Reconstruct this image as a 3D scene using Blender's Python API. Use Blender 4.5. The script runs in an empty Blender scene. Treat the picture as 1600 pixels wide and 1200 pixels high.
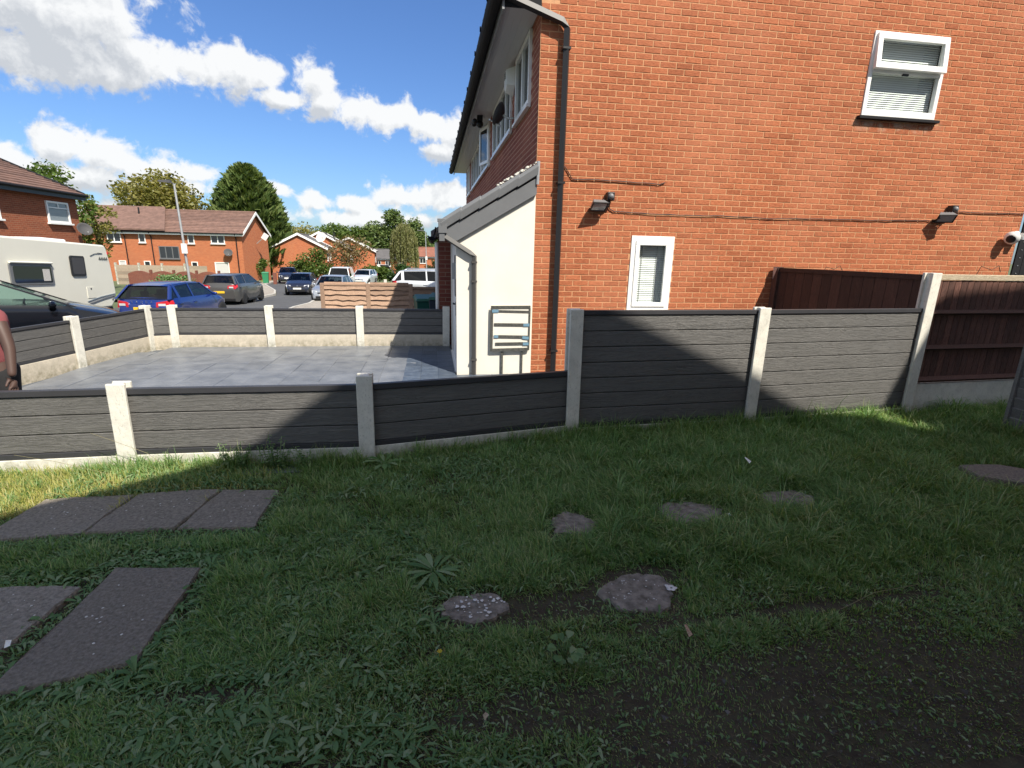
import bpy, bmesh, math, random
import numpy as np
from mathutils import Matrix, Vector
random.seed(7); RNG = np.random.default_rng(7)
SC = bpy.context.scene
COL = SC.collection
R = math.radians
PI = math.pi

# ------------------------------------------------------------------ camera
EYE = Vector((0, 0, 1.67))
F_PX, PITCH, ROLL, YAW = 795.0, 14.6, -1.25, 9.0
def cam_basis():
    p, r, y = R(PITCH), R(ROLL), R(YAW)
    fw = Vector((math.sin(y)*math.cos(p), math.cos(y)*math.cos(p), -math.sin(p)))
    rt = Vector((math.cos(y), -math.sin(y), 0)); up = rt.cross(fw)
    rt2 = math.cos(r)*rt - math.sin(r)*up
    return rt2, rt2.cross(fw), fw
CR, CU, CF = cam_basis()
cam = bpy.data.objects.new('camera', bpy.data.cameras.new('camera')); COL.objects.link(cam)
cam.data.sensor_width = 36; cam.data.lens = 36*F_PX/1600; cam.data.clip_start = 0.05; cam.data.clip_end = 6000
cam.matrix_world = Matrix(((CR.x, CU.x, -CF.x, EYE.x), (CR.y, CU.y, -CF.y, EYE.y), (CR.z, CU.z, -CF.z, EYE.z), (0, 0, 0, 1)))
SC.camera = cam
def to_px(P):                       # only used to choose which bricks get to be separate objects
    d = Vector(P) - EYE; w = d.dot(CF)
    return (800+F_PX*d.dot(CR)/w, 600-F_PX*d.dot(CU)/w, w)

# ------------------------------------------------------------------ light
SUN = Vector((0.42, -0.70, 1.0)).normalized()
SUN_EL = math.asin(SUN.z); SUN_AZ = math.atan2(SUN.x, SUN.y)
sl = bpy.data.lights.new('sun', 'SUN'); sl.energy = 3.9; sl.angle = R(0.53); sl.color = (1.0, 0.93, 0.82)
so = bpy.data.objects.new('sun', sl); COL.objects.link(so)
so.rotation_euler = (-SUN).to_track_quat('-Z', 'Y').to_euler()
vs = SC.view_settings; vs.view_transform = 'Standard'; vs.look = 'None'; vs.gamma = 1; vs.exposure = 1.0; vs.use_curve_mapping = False
SC.render.engine = 'CYCLES'; SC.cycles.use_denoising = True; SC.cycles.max_bounces = 6
SC.cycles.transparent_max_bounces = 12; SC.cycles.caustics_reflective = False; SC.cycles.caustics_refractive = False

world = bpy.data.worlds.new('World'); SC.world = world; world.use_nodes = True
class NT:
    """small helper for node trees"""
    def __init__(s, tree): s.t = tree; s.n = tree.nodes; s.l = tree.links
    def new(s, kind, **kw):
        n = s.n.new(kind)
        for k, v in kw.items(): setattr(n, k, v)
        return n
    def put(s, sock, v):
        if isinstance(v, bpy.types.NodeSocket): s.l.new(v, sock)
        elif v is not None: sock.default_value = v
    def math(s, op, a, b=None, c=None, clamp=False):
        n = s.new('ShaderNodeMath', operation=op, use_clamp=clamp)
        for i, v in enumerate((a, b, c)):
            if v is not None: s.put(n.inputs[i], v)
        return n.outputs[0]
    def vmath(s, op, a, b=None, out=0):
        n = s.new('ShaderNodeVectorMath', operation=op)
        s.put(n.inputs[0], a)
        if b is not None: s.put(n.inputs[1], b)
        return n.outputs[out]
    def mix(s, f, a, b, blend='MIX'):
        n = s.new('ShaderNodeMix', data_type='RGBA', blend_type=blend)
        s.put(n.inputs[0], f); s.put(n.inputs[6], c4(a)); s.put(n.inputs[7], c4(b))
        return n.outputs[2]
    def noise(s, vec, scale, detail=4, rough=0.55, dist=0.0, out='Fac'):
        n = s.new('ShaderNodeTexNoise'); s.put(n.inputs['Vector'], vec)
        n.inputs['Scale'].default_value = scale; n.inputs['Detail'].default_value = detail
        n.inputs['Roughness'].default_value = rough; n.inputs['Distortion'].default_value = dist
        return n.outputs[out]
    def ramp(s, f, stops, interp='LINEAR'):
        n = s.new('ShaderNodeValToRGB'); s.put(n.inputs[0], f); cr = n.color_ramp; cr.interpolation = interp
        while len(cr.elements) < len(stops): cr.elements.new(0.5)
        for e, (p, c) in zip(cr.elements, stops): e.position = p; e.color = c4(c)
        return n.outputs[0]
    def mapr(s, v, a, b, c=0.0, d=1.0, smooth=False):
        n = s.new('ShaderNodeMapRange', interpolation_type='SMOOTHSTEP' if smooth else 'LINEAR')
        s.put(n.inputs[0], v)
        for i, x in enumerate((a, b, c, d)): n.inputs[i+1].default_value = x
        return n.outputs[0]
def c4(c):
    if isinstance(c, bpy.types.NodeSocket): return c
    if isinstance(c, (int, float)): return (c, c, c, 1)
    return tuple(c) if len(c) == 4 else (*c, 1)

# clouds: puffs of vapour at (azimuth, elevation, half width, half height) in degrees, broken up by noise
PUFFS = [(-36, 21, 9, 5), (-31, 17, 7, 3.4), (-27, 17, 3.6, 3.2), (-33, 13.6, 6, 2.0), (-24.5, 14.6, 4.0, 1.9), (-20.5, 14.7, 3.6, 1.8), (-17.4, 15.4, 2.8, 1.7),
 (-15.4, 15.1, 1.8, 1.1), (-28, 13.2, 5, 1.4), (-10.8, 14.7, 2.2, 1.7), (-14.0, 13.2, 2.6, .8), (-9.8, 13.2, 3.6, 1.3),
 (-6.4, 12.9, 2.8, 1.4), (-3.2, 12.4, 2.8, 1.4), (0, 11.9, 3.0, 1.35), (3, 11.6, 3.0, 1.5), (6.5, 11.3, 3, 1.6), (1.6, 9.5, 2.2, .9),
 (-36, 6.0, 3.4, 1.9), (-30.6, 7.4, 2.4, 1.8), (-28.0, 7.0, 2.2, 1.5), (-25.5, 6.2, 2.6, 1.3), (-22.2, 6.1, 2.2, .9), (-30.5, 5.0, 6, 1.4),
 (-25.5, 4.8, 5, 1.1), (-27, 2.6, 5, 1.2), (-11.4, 4.4, 1.7, 1.0), (-8, 4.4, 2.0, .9), (-4.2, 5.2, 2.0, 1.1), (-1.0, 5.1, 2.2, 1.2), (1.8, 5.5, 2.4, 1.3),
 (-6, 3.0, 7, .9), (-15.0, 5.4, 1.3, .6), (5.5, 5.0, 3, 1.4)]
def cloud_group():
    g = bpy.data.node_groups.new('cloud_density', 'ShaderNodeTree')
    g.interface.new_socket('Dir', in_out='INPUT', socket_type='NodeSocketVector')
    g.interface.new_socket('Density', in_out='OUTPUT', socket_type='NodeSocketFloat')
    k = NT(g); gi = k.new('NodeGroupInput'); go = k.new('NodeGroupOutput')
    d = gi.outputs[0]
    sep = k.new('ShaderNodeSeparateXYZ'); k.put(sep.inputs[0], d)
    az = k.math('MULTIPLY', k.math('ARCTAN2', sep.outputs[0], sep.outputs[1]), 180/PI)
    el = k.math('MULTIPLY', k.math('ARCSINE', sep.outputs[2]), 180/PI)
    cmb = k.new('ShaderNodeCombineXYZ'); k.put(cmb.inputs[0], az); k.put(cmb.inputs[1], el)
    warp = k.noise(d, 9, 3, 0.5, out='Color')
    pos = k.vmath('ADD', cmb.outputs[0], k.vmath('MULTIPLY', k.vmath('SUBTRACT', warp, (.5, .5, .5)), (2.6, 1.5, 0)))
    f = None
    for (a, e, ra, re) in PUFFS:
        q = k.vmath('DIVIDE', k.vmath('SUBTRACT', pos, (a, e, 0)), (ra, re, 1))
        v = k.math('SUBTRACT', 0.67, k.math('MULTIPLY', k.vmath('LENGTH', q, out=1), 0.62))
        f = v if f is None else k.math('SMOOTH_MAX', f, v, 0.2)
    # the rest of the sky, out of the picture: clouds of the same kind, cover raised for fill light
    away = k.mapr(k.math('ABSOLUTE', k.math('SUBTRACT', az, -5)), 50, 70, 0, 1, True)
    gen = k.math('SUBTRACT', k.math('MULTIPLY', k.noise(k.vmath('MULTIPLY', d, (1, 1, 2.2)), 3.2, 3, 0.5), 5.0), 2.2)
    gen = k.math('ADD', k.math('MULTIPLY', gen, away), k.math('MULTIPLY', k.math('SUBTRACT', away, 1.0), 9))
    f = k.math('MAXIMUM', k.math('ADD', f, k.math('MULTIPLY', k.math('MAXIMUM', f, 0.0), 0.7)), gen)
    n1 = k.math('SUBTRACT', k.noise(d, 13, 4, 0.55, 0.2), 0.5); n2 = k.math('SUBTRACT', k.noise(d, 34, 9, 0.62, 0.3), 0.5)
    f = k.math('ADD', f, k.math('ADD', k.math('MULTIPLY', n1, 1.5), k.math('MULTIPLY', n2, 2.1)))
    k.put(go.inputs[0], f)
    return g
def build_world():
    k = NT(world.node_tree); k.n.clear()
    out = k.new('ShaderNodeOutputWorld'); bg = k.new('ShaderNodeBackground')
    sky = k.new('ShaderNodeTexSky', sky_type='NISHITA'); sky.sun_disc = False
    sky.sun_elevation = SUN_EL; sky.sun_rotation = SUN_AZ; sky.air_density = 1.15; sky.dust_density = 0.6; sky.ozone_density = 3.0
    tc = k.new('ShaderNodeTexCoord'); d = k.vmath('NORMALIZE', tc.outputs['Generated'])
    grp = cloud_group()
    def dens(v):
        n = k.new('ShaderNodeGroup'); n.node_tree = grp; k.put(n.inputs[0], v); return n.outputs[0]
    f = dens(d); f2 = dens(k.vmath('NORMALIZE', k.vmath('ADD', d, (0.008, 0, 0.013)))); f3 = dens(k.vmath('NORMALIZE', k.vmath('ADD', d, (0.0, 0, 0.055))))
    mask = k.mapr(f, -0.16, 0.42, 0, 1, True)
    lit = k.math('ADD', k.math('MULTIPLY', k.math('SUBTRACT', f, f2), 0.60), k.math('SUBTRACT', 0.80, k.math('MULTIPLY', k.math('MINIMUM', k.math('MAXIMUM', f3, -.4), 1.3), 0.62)), clamp=True)
    lit = k.mapr(lit, 0.22, 0.95, 0, 1)
    cc = k.mix(lit, (3.1, 3.25, 3.45), (4.9, 4.95, 4.95))
    skyc = k.mix(1.0, sky.outputs[0], (0.40, 0.535, 0.76), 'MULTIPLY')
    sep = k.new('ShaderNodeSeparateXYZ'); k.put(sep.inputs[0], d)
    low = k.math('MULTIPLY', mask, k.mapr(sep.outputs[2], 0.0, 0.05, 0.55, 0.97))
    col = k.mix(low, skyc, cc)
    k.put(bg.inputs[0], col); bg.inputs[1].default_value = 0.10
    k.l.new(bg.outputs[0], out.inputs[0])
build_world()

# ------------------------------------------------------------------ materials
MATS = {}
def mat(name, col=(.5, .5, .5), rough=.6, metal=0.0, var=0.0, vscale=8, bump=0.0, bscale=60, spec=0.5, col2=None, coords='pos', stretch=None, rnd=None, trans=0.0, emit=None):
    """principled material with noise mottling; rnd: 'island' or 'object' varies the tone piece by piece"""
    if name in MATS: return MATS[name]
    m = bpy.data.materials.new(name); m.use_nodes = True; k = NT(m.node_tree)
    b = k.n['Principled BSDF']; b.inputs['Roughness'].default_value = rough; b.inputs['Metallic'].default_value = metal
    b.inputs['Specular IOR Level'].default_value = spec
    if coords == 'pos': vec = k.new('ShaderNodeNewGeometry').outputs['Position']
    else: vec = k.new('ShaderNodeTexCoord').outputs['Object']
    if stretch: vec = k.vmath('MULTIPLY', vec, stretch)
    c = c4(col)
    if var or col2 is not None:
        n = k.noise(vec, vscale, 6, 0.6)
        c2 = col2 if col2 is not None else tuple(min(1, x*(1+var)) for x in col)
        c1 = col if col2 is not None else tuple(x*(1-var) for x in col)
        c = k.mix(k.mapr(n, .3, .7), c1, c2)
    if rnd:
        src = k.new('ShaderNodeNewGeometry').outputs['Random Per Island'] if rnd[0] == 'island' else k.new('ShaderNodeObjectInfo').outputs['Random']
        c = k.mix(1.0, c, k.ramp(src, rnd[1]), 'MULTIPLY')
    k.put(b.inputs['Base Color'], c)
    if bump:
        bn = k.new('ShaderNodeBump'); bn.inputs['Strength'].default_value = bump; bn.inputs['Distance'].default_value = 0.01
        k.put(bn.inputs['Height'], k.noise(vec, bscale, 5, 0.65)); k.l.new(bn.outputs[0], b.inputs['Normal'])
    if trans: b.inputs['Transmission Weight'].default_value = trans
    if emit: b.inputs['Emission Color'].default_value = c4(emit); b.inputs['Emission Strength'].default_value = 1
    MATS[name] = m; return m
BR = [(0, (.78, .75, .73)), (.10, (.91, .90, .89)), (.45, (1, 1, 1)), (.8, (1.07, 1.08, 1.07)), (1, (1.16, 1.2, 1.2))]
def brick_mat(name, src, base=(.40, .130, .060)):
    m = bpy.data.materials.new(name); m.use_nodes = True; k = NT(m.node_tree); b = k.n['Principled BSDF']; b.inputs['Roughness'].default_value = .85
    b.inputs['Specular IOR Level'].default_value = .2
    pos = k.new('ShaderNodeNewGeometry').outputs['Position']
    r = k.new('ShaderNodeNewGeometry').outputs['Random Per Island'] if src == 'island' else k.new('ShaderNodeObjectInfo').outputs['Random']
    c = k.mix(1.0, base, k.ramp(r, BR), 'MULTIPLY')
    fine = k.noise(k.vmath('MULTIPLY', pos, (1, 1, 3.2)), 22, 5, .75)          # dragged wire-cut face
    c = k.mix(k.mapr(fine, .36, .66), k.mix(1.0, c, (.68, .65, .63), 'MULTIPLY'), k.mix(1.0, c, (1.20, 1.22, 1.24), 'MULTIPLY'))
    big = k.noise(pos, .9, 4, .6); c = k.mix(k.mapr(big, .45, .75, 0, .45), c, (.50, .20, .11))
    sp = k.new('ShaderNodeSeparateXYZ'); k.put(sp.inputs[0], pos)                        # pale bloom below the upper window sill
    m1 = k.math('MULTIPLY', k.mapr(sp.outputs[0], 5.7, 6.0), k.mapr(sp.outputs[0], 7.3, 7.0)); m2 = k.math('MULTIPLY', k.mapr(sp.outputs[2], 3.40, 3.5), k.mapr(sp.outputs[2], 3.62, 3.56))
    c = k.mix(k.math('MULTIPLY', k.math('MULTIPLY', m1, m2), k.mapr(k.noise(pos, 6, 3, .6), .45, .6, 0, .8)), c, (.50, .38, .28))
    wet = k.math('MULTIPLY', k.mapr(k.noise(k.vmath('MULTIPLY', pos, (1.6, 1.6, .22)), 1.7, 4, .6), .52, .72, 0, .30), 1.0)   # rain streaks
    c = k.mix(wet, c, k.mix(1.0, c, (.72, .68, .66), 'MULTIPLY'))
    k.put(b.inputs['Base Color'], c)
    bn = k.new('ShaderNodeBump'); bn.inputs['Strength'].default_value = .7; bn.inputs['Distance'].default_value = .006
    k.put(bn.inputs['Height'], fine); k.l.new(bn.outputs[0], b.inputs['Normal'])
    MATS[name] = m; return m
brick_mat('brick_single', 'object'); brick_mat('brick_joined', 'island')
brick_mat('shaded_brick', 'island', (.24, .062, .04))  # copy of the gable brick, darkened for the shade on the street front
def far_brick(name, c1, c2, mortar, sc=1.0):
    m = bpy.data.materials.new(name); m.use_nodes = True; k = NT(m.node_tree); b = k.n['Principled BSDF']; b.inputs['Roughness'].default_value = .9
    b.inputs['Specular IOR Level'].default_value = .15
    t = k.new('ShaderNodeTexCoord').outputs['Object']
    geo = k.new('ShaderNodeNewGeometry'); sep = k.new('ShaderNodeSeparateXYZ'); k.put(sep.inputs[0], t)
    cmb = k.new('ShaderNodeCombineXYZ'); k.put(cmb.inputs[0], k.math('ADD', sep.outputs[0], sep.outputs[1])); k.put(cmb.inputs[1], sep.outputs[2])
    bt = k.new('ShaderNodeTexBrick'); k.put(bt.inputs['Vector'], cmb.outputs[0]); bt.inputs['Scale'].default_value = 1
    bt.inputs['Brick Width'].default_value = .225; bt.inputs['Row Height'].default_value = .075; bt.inputs['Mortar Size'].default_value = .006
    bt.inputs['Color1'].default_value = c4(c1); bt.inputs['Color2'].default_value = c4(c2); bt.inputs['Mortar'].default_value = c4(mortar)
    n = k.noise(t, .6, 5, .6)
    k.put(b.inputs['Base Color'], k.mix(k.mapr(n, .3, .75, 0, .5), bt.outputs[0], k.mix(1.0, bt.outputs[0], (1.15, .95, .85), 'MULTIPLY')))
    MATS[name] = m; return m
far_brick('orange_brick', (.46, .15, .065), (.38, .11, .05), (.45, .28, .17))
far_brick('brown_brick', (.30, .095, .05), (.22, .07, .04), (.30, .19, .12))
far_brick('maroon_brick', (.20, .07, .05), (.16, .05, .04), (.25, .17, .13))
mat('mortar', (.58, .315, .17), .95, var=.14, vscale=14, bump=.5, bscale=120, spec=.1)
mat('front_mortar', (.46, .27, .19), .95, var=.2, vscale=14, spec=.1)  # duller mortar copy, the front's shade put into its colour
mat('render_white', (.74, .71, .62), .9, var=.05, vscale=2.2, bump=.25, bscale=90, spec=.2)
mat('upvc', (.84, .84, .81), .28, var=.015, vscale=5)
mat('upvc_grey', (.30, .31, .32), .35)
mat('gutter_black', (.012, .012, .014), .75, spec=.25)
mat('pipe_dark', (.014, .0135, .0145), .5); mat('pipe_grey', (.062, .060, .057), .5)
mat('grey_plastic', (.145, .15, .155), .42, var=.06)
mat('grey_tape', (.042, .042, .036), .42, var=.45, vscale=34, col2=(.11, .11, .10))
mat('blue_tape', (.15, .27, .36), .4)
mat('roof_slate', (.055, .05, .055), .7, var=.2)
mat('soffit_white', (.62, .62, .62), .4)
def wood_bump(name, col, col2, sc, rough=.55, strength=.5, rnd=None):
    m = bpy.data.materials.new(name); m.use_nodes = True; k = NT(m.node_tree); b = k.n['Principled BSDF']; b.inputs['Roughness'].default_value = rough
    o = k.new('ShaderNodeTexCoord').outputs['Object']; p = k.new('ShaderNodeNewGeometry').outputs['Position']
    ri = k.new('ShaderNodeObjectInfo').outputs['Random']
    sh = k.new('ShaderNodeCombineXYZ'); k.put(sh.inputs[0], k.math('MULTIPLY', ri, 37)); k.put(sh.inputs[2], k.math('MULTIPLY', ri, 11))
    v = k.vmath('MULTIPLY', k.vmath('ADD', p, sh.outputs[0]), sc)
    n = k.noise(v, 1.0, 5, .6, 1.6)
    rings = k.math('FRACT', k.math('MULTIPLY', n, 9))
    rings = k.math('ABSOLUTE', k.math('SUBTRACT', rings, .5))
    w = k.mapr(rings, .0, .5)
    c = k.mix(w, col, col2)
    if rnd: c = k.mix(1.0, c, k.ramp(ri, rnd), 'MULTIPLY')
    blot = k.noise(p, 5, 4, .6); c = k.mix(k.mapr(blot, .3, .7, 0, .35), c, k.mix(1.0, c, (.7, .7, .7), 'MULTIPLY'))
    k.put(b.inputs['Base Color'], c)
    bn = k.new('ShaderNodeBump'); bn.inputs['Strength'].default_value = strength; bn.inputs['Distance'].default_value = .004
    k.put(bn.inputs['Height'], w); k.l.new(bn.outputs[0], b.inputs['Normal'])
    MATS[name] = m; return m
wood_bump('composite', (.080, .077, .072), (.142, .137, .128), (1.1, 1.1, 24), .55, .6); MATS['composite'].node_tree.nodes['Principled BSDF'].inputs['Specular IOR Level'].default_value = .8
mat('composite_trim', (.038, .038, .042), .5, var=.1, vscale=6)
wood_bump('brown_boards', (.046, .021, .014), (.080, .038, .027), (14, 14, 1.4), .8, .4, [(0, .7), (.5, 1.0), (1, 1.25)])
wood_bump('red_brown_boards', (.085, .036, .026), (.165, .075, .054), (14, 14, 1.4), .85, .4, [(0, .65), (.5, 1.0), (1, 1.25)])
wood_bump('weathered_beam', (.34, .27, .18), (.58, .50, .36), (3, 6, 26), .85, .5)
wood_bump('weathered_grey', (.15, .145, .14), (.24, .235, .225), (5, 3, 40), .9, .5, [(0, .8), (1, 1.15)])
wood_bump('garden_boards', (.26, .20, .15), (.44, .36, .27), (3, 3, 30), .9, .5, [(0, .7), (.5, 1), (1, 1.15)])
wood_bump('waney_boards', (.34, .21, .14), (.54, .37, .26), (3, 3, 30), .9, .5, [(0, .7), (.5, 1), (1, 1.15)])
def concrete(name, col, dark):
    m = bpy.data.materials.new(name); m.use_nodes = True; k = NT(m.node_tree); b = k.n['Principled BSDF']; b.inputs['Roughness'].default_value = .92
    b.inputs['Specular IOR Level'].default_value = .2
    p = k.new('ShaderNodeNewGeometry').outputs['Position']
    n = k.noise(p, 9, 6, .7); pits = k.noise(k.vmath('MULTIPLY', p, (1, 1, .6)), 70, 3, .7)
    c = k.mix(k.mapr(n, .35, .7), col, tuple(x*.80 for x in col)); c = k.mix(k.mapr(pits, .57, .66, 0, .38), c, dark)
    sp = k.new('ShaderNodeSeparateXYZ'); k.put(sp.inputs[0], p)      # mud and algae splashed up from the ground
    c = k.mix(k.math('MULTIPLY', k.mapr(sp.outputs[2], .16, -.02, 0, 1), k.mapr(k.noise(p, 14, 4, .7), .35, .65, 0, .8)), c, (.16, .15, .09))
    c = k.mix(k.mapr(k.noise(k.vmath('MULTIPLY', p, (1, 1, .25)), 11, 4, .6), .58, .72, 0, .3), c, (.33, .33, .27))
    k.put(b.inputs['Base Color'], c)
    bn = k.new('ShaderNodeBump'); bn.inputs['Strength'].default_value = .5; bn.inputs['Distance'].default_value = .004
    k.put(bn.inputs['Height'], pits); bn.invert = True; k.l.new(bn.outputs[0], b.inputs['Normal'])
    MATS[name] = m; return m
concrete('post_concrete', (.72, .70, .62), (.28, .27, .24)); concrete('kerb_concrete', (.58, .52, .42), (.26, .22, .18))
mat('asphalt', (.075, .077, .08), .9, var=.18, vscale=1.2, bump=.3, bscale=150)
mat('pavement', (.30, .27, .23), .9, var=.2, vscale=2)
mat('kerbstone', (.42, .40, .36), .9, var=.15)
mat('soil', (.050, .038, .029), .95, col2=(.085, .080, .046), vscale=18, bump=1.0, bscale=45, spec=.15)
mat('driveway_base', (.095, .105, .118), .8)
mat('far_ground', (.085, .11, .045), .95, var=.3, vscale=.8)
mat('verge', (.12, .17, .045), .95, var=.35, vscale=3, bump=1, bscale=20)
mat('pane_dark', (.02, .025, .03), .06, spec=.8)
mat('pane_bright', (.20, .23, .25), .08, spec=.8)
mat('curtain', (.55, .54, .52), .9)
mat('blind', (.80, .83, .80), .5)
mat('black_rubber', (.012, .012, .012), .8)
mat('rim_silver', (.42, .43, .44), .3, .7)
mat('plate_yellow', (.80, .50, .03), .5); mat('plate_white', (.80, .80, .76), .5)
mat('ink', (.01, .01, .01), .6)
mat('lamp_red', (.50, .02, .03), .2); mat('lamp_clear', (.65, .67, .68), .12, .2)
mat('black_trim', (.012, .012, .013), .5)
mat('chrome', (.6, .6, .6), .15, 1.0)
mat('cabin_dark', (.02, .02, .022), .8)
mat('seat_dark', (.03, .03, .035), .9)
mat('galv', (.45, .46, .46), .5, .5, var=.1)
mat('dish_grey', (.05, .05, .053), .7); mat('dish_white', (.72, .70, .66), .5)
mat('caravan_white', (.70, .69, .60), .45, var=.025, vscale=1.5)
mat('bin_green', (.012, .10, .07), .5); mat('bin_navy', (.02, .035, .055), .5); mat('bin_bright', (.03, .22, .10), .5)
mat('trunk', (.07, .05, .035), .95, var=.3, vscale=6, bump=.6)
mat('roof_brown', (.17, .10, .078), .9, var=.28, vscale=2.5, rnd=('island', [(0, .8), (1, 1.15)]))
mat('roof_grey', (.10, .095, .095), .9, var=.2, vscale=1.5)
mat('roof_red', (.22, .09, .06), .9, var=.2, vscale=1)
mat('fascia_dark', (.02, .021, .023), .4)
mat('slab_stone', (.155, .136, .108), .95, var=.22, vscale=60, bump=1.0, bscale=110, col2=(.33, .29, .24), spec=.2, rnd=('object', [(0, .85), (1, 1.12)]))
mat('step_stone', (.11, .095, .075), .95, vscale=22, bump=1.0, bscale=80, col2=(.33, .29, .24), spec=.2)
mat('lichen', (.62, .60, .56), .95, var=.1)
mat('imprint', (.105, .117, .136), .34, vscale=3.5, bump=.8, bscale=22, col2=(.205, .217, .233), rnd=('object', [(0, .93), (.5, 1.0), (1, 1.05)]))
mat('imprint_border', (.055, .072, .10), .36, vscale=9, bump=.5, bscale=30, col2=(.11, .135, .17), rnd=('object', [(0, .8), (1, 1.15)]))
mat('skin', (.075, .042, .032), .55); mat('pink_cloth', (.22, .06, .065), .9, var=.12, vscale=10, bump=.4, bscale=25)
mat('black_cloth', (.012, .012, .013), .9, var=.3); mat('hair_black', (.012, .01, .01), .7); mat('shoe', (.03, .03, .03), .6)
mat('eye_white', (.75, .73, .7), .3); mat('lip', (.12, .04, .04), .5)
def glass(name, tint=(1, 1, 1), refl=.12, opaque=0.0, oc=(.02, .025, .03)):
    m = bpy.data.materials.new(name); m.use_nodes = True; k = NT(m.node_tree); k.n.clear()
    out = k.new('ShaderNodeOutputMaterial'); tr = k.new('ShaderNodeBsdfTransparent'); tr.inputs[0].default_value = c4(tint)
    gl = k.new('ShaderNodeBsdfGlossy'); gl.inputs['Roughness'].default_value = .03
    fr = k.new('ShaderNodeLayerWeight'); fr.inputs[0].default_value = .5
    mx = k.new('ShaderNodeMixShader'); k.put(mx.inputs[0], k.math('MULTIPLY_ADD', k.math('POWER', fr.outputs['Facing'], 4.0), .7, refl, clamp=True)); k.l.new(tr.outputs[0], mx.inputs[1]); k.l.new(gl.outputs[0], mx.inputs[2])
    k.l.new(mx.outputs[0], out.inputs[0]); MATS[name] = m; return m
glass('window_glass', (.93, .96, .95), .05); glass('car_glass', (.62, .78, .74), .04); glass('dark_glass', (.20, .24, .25), .06); glass('tint_glass', (.05, .05, .06), .06)
def paint(name, col, rough=.25, metal=.0):
    m = mat(name, col, rough, metal); b = m.node_tree.nodes['Principled BSDF']; b.inputs['Coat Weight'].default_value = .15 if col[2] < .02 else .7; b.inputs['Coat Roughness'].default_value = .08; return m
    b = m.node_tree.nodes['Principled BSDF']; b.inputs['Coat Weight'].default_value = .8; b.inputs['Coat Roughness'].default_value = .05; return m
paint('paint_black', (.004, .005, .008), .12); paint('paint_blue', (.006, .025, .165), .3, .2); paint('paint_grey', (.10, .098, .095), .35, .5)
paint('paint_navy', (.014, .017, .032)); paint('paint_silver', (.36, .39, .43), .35, .5); paint('paint_white', (.74, .74, .72)); paint('paint_pale', (.62, .65, .68), .3, .3)
def leaf_mat(name, ca, cb, cc=None, tr=.35):
    m = bpy.data.materials.new(name); m.use_nodes = True; k = NT(m.node_tree); k.n.clear()
    out = k.new('ShaderNodeOutputMaterial'); g = k.new('ShaderNodeNewGeometry')
    stops = [(0, ca), (.6, cb), (1, cc or cb)]
    c = k.ramp(g.outputs['Random Per Island'], stops)
    n = k.noise(g.outputs['Position'], 1.3, 3, .5); c = k.mix(k.mapr(n, .35, .7, 0, .6), c, k.mix(1.0, c, (.75, .90, .86), 'MULTIPLY'))
    d = k.new('ShaderNodeBsdfDiffuse'); t = k.new('ShaderNodeBsdfTranslucent'); gl = k.new('ShaderNodeBsdfGlossy'); gl.inputs['Roughness'].default_value = .45
    k.put(d.inputs[0], c); k.put(t.inputs[0], k.mix(1.0, c, (1.3, 1.25, .6), 'MULTIPLY')); gl.inputs[0].default_value = (.6, .65, .6, 1)
    m1 = k.new('ShaderNodeMixShader'); m1.inputs[0].default_value = tr; k.l.new(d.outputs[0], m1.inputs[1]); k.l.new(t.outputs[0], m1.inputs[2])
    m2 = k.new('ShaderNodeMixShader'); m2.inputs[0].default_value = .03; k.l.new(m1.outputs[0], m2.inputs[1]); k.l.new(gl.outputs[0], m2.inputs[2])
    k.l.new(m2.outputs[0], out.inputs[0]); MATS[name] = m; return m
leaf_mat('grass_blade', (.105, .215, .062), (.24, .38, .125), (.44, .45, .23), .4)
leaf_mat('straw', (.20, .165, .09), (.32, .27, .16), None, .2); leaf_mat('thatch', (.07, .052, .032), (.15, .115, .07), (.24, .20, .12), .1)
leaf_mat('weed_leaf', (.095, .18, .062), (.17, .27, .105), (.30, .36, .20), .3)
leaf_mat('olive_leaf', (.17, .165, .04), (.24, .22, .06), (.28, .23, .08)); leaf_mat('conifer_leaf', (.065, .105, .03), (.13, .18, .055), (.20, .235, .08), .25)
leaf_mat('green_leaf', (.065, .11, .022), (.11, .165, .035), (.15, .19, .05)); leaf_mat('brown_leaf', (.17, .12, .06), (.25, .165, .085), (.16, .16, .05))
leaf_mat('willow_leaf', (.15, .165, .055), (.22, .215, .085), (.26, .24, .11)); leaf_mat('dark_leaf', (.025, .05, .015), (.04, .075, .02), None, .2)
leaf_mat('yellow_grass', (.28, .30, .06), (.42, .38, .11), (.50, .43, .20), .35); leaf_mat('petal', (.8, .8, .75), (.85, .85, .8), None, .2); leaf_mat('yellow_petal', (.6, .45, .03), (.7, .5, .04), None, .2)

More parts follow.
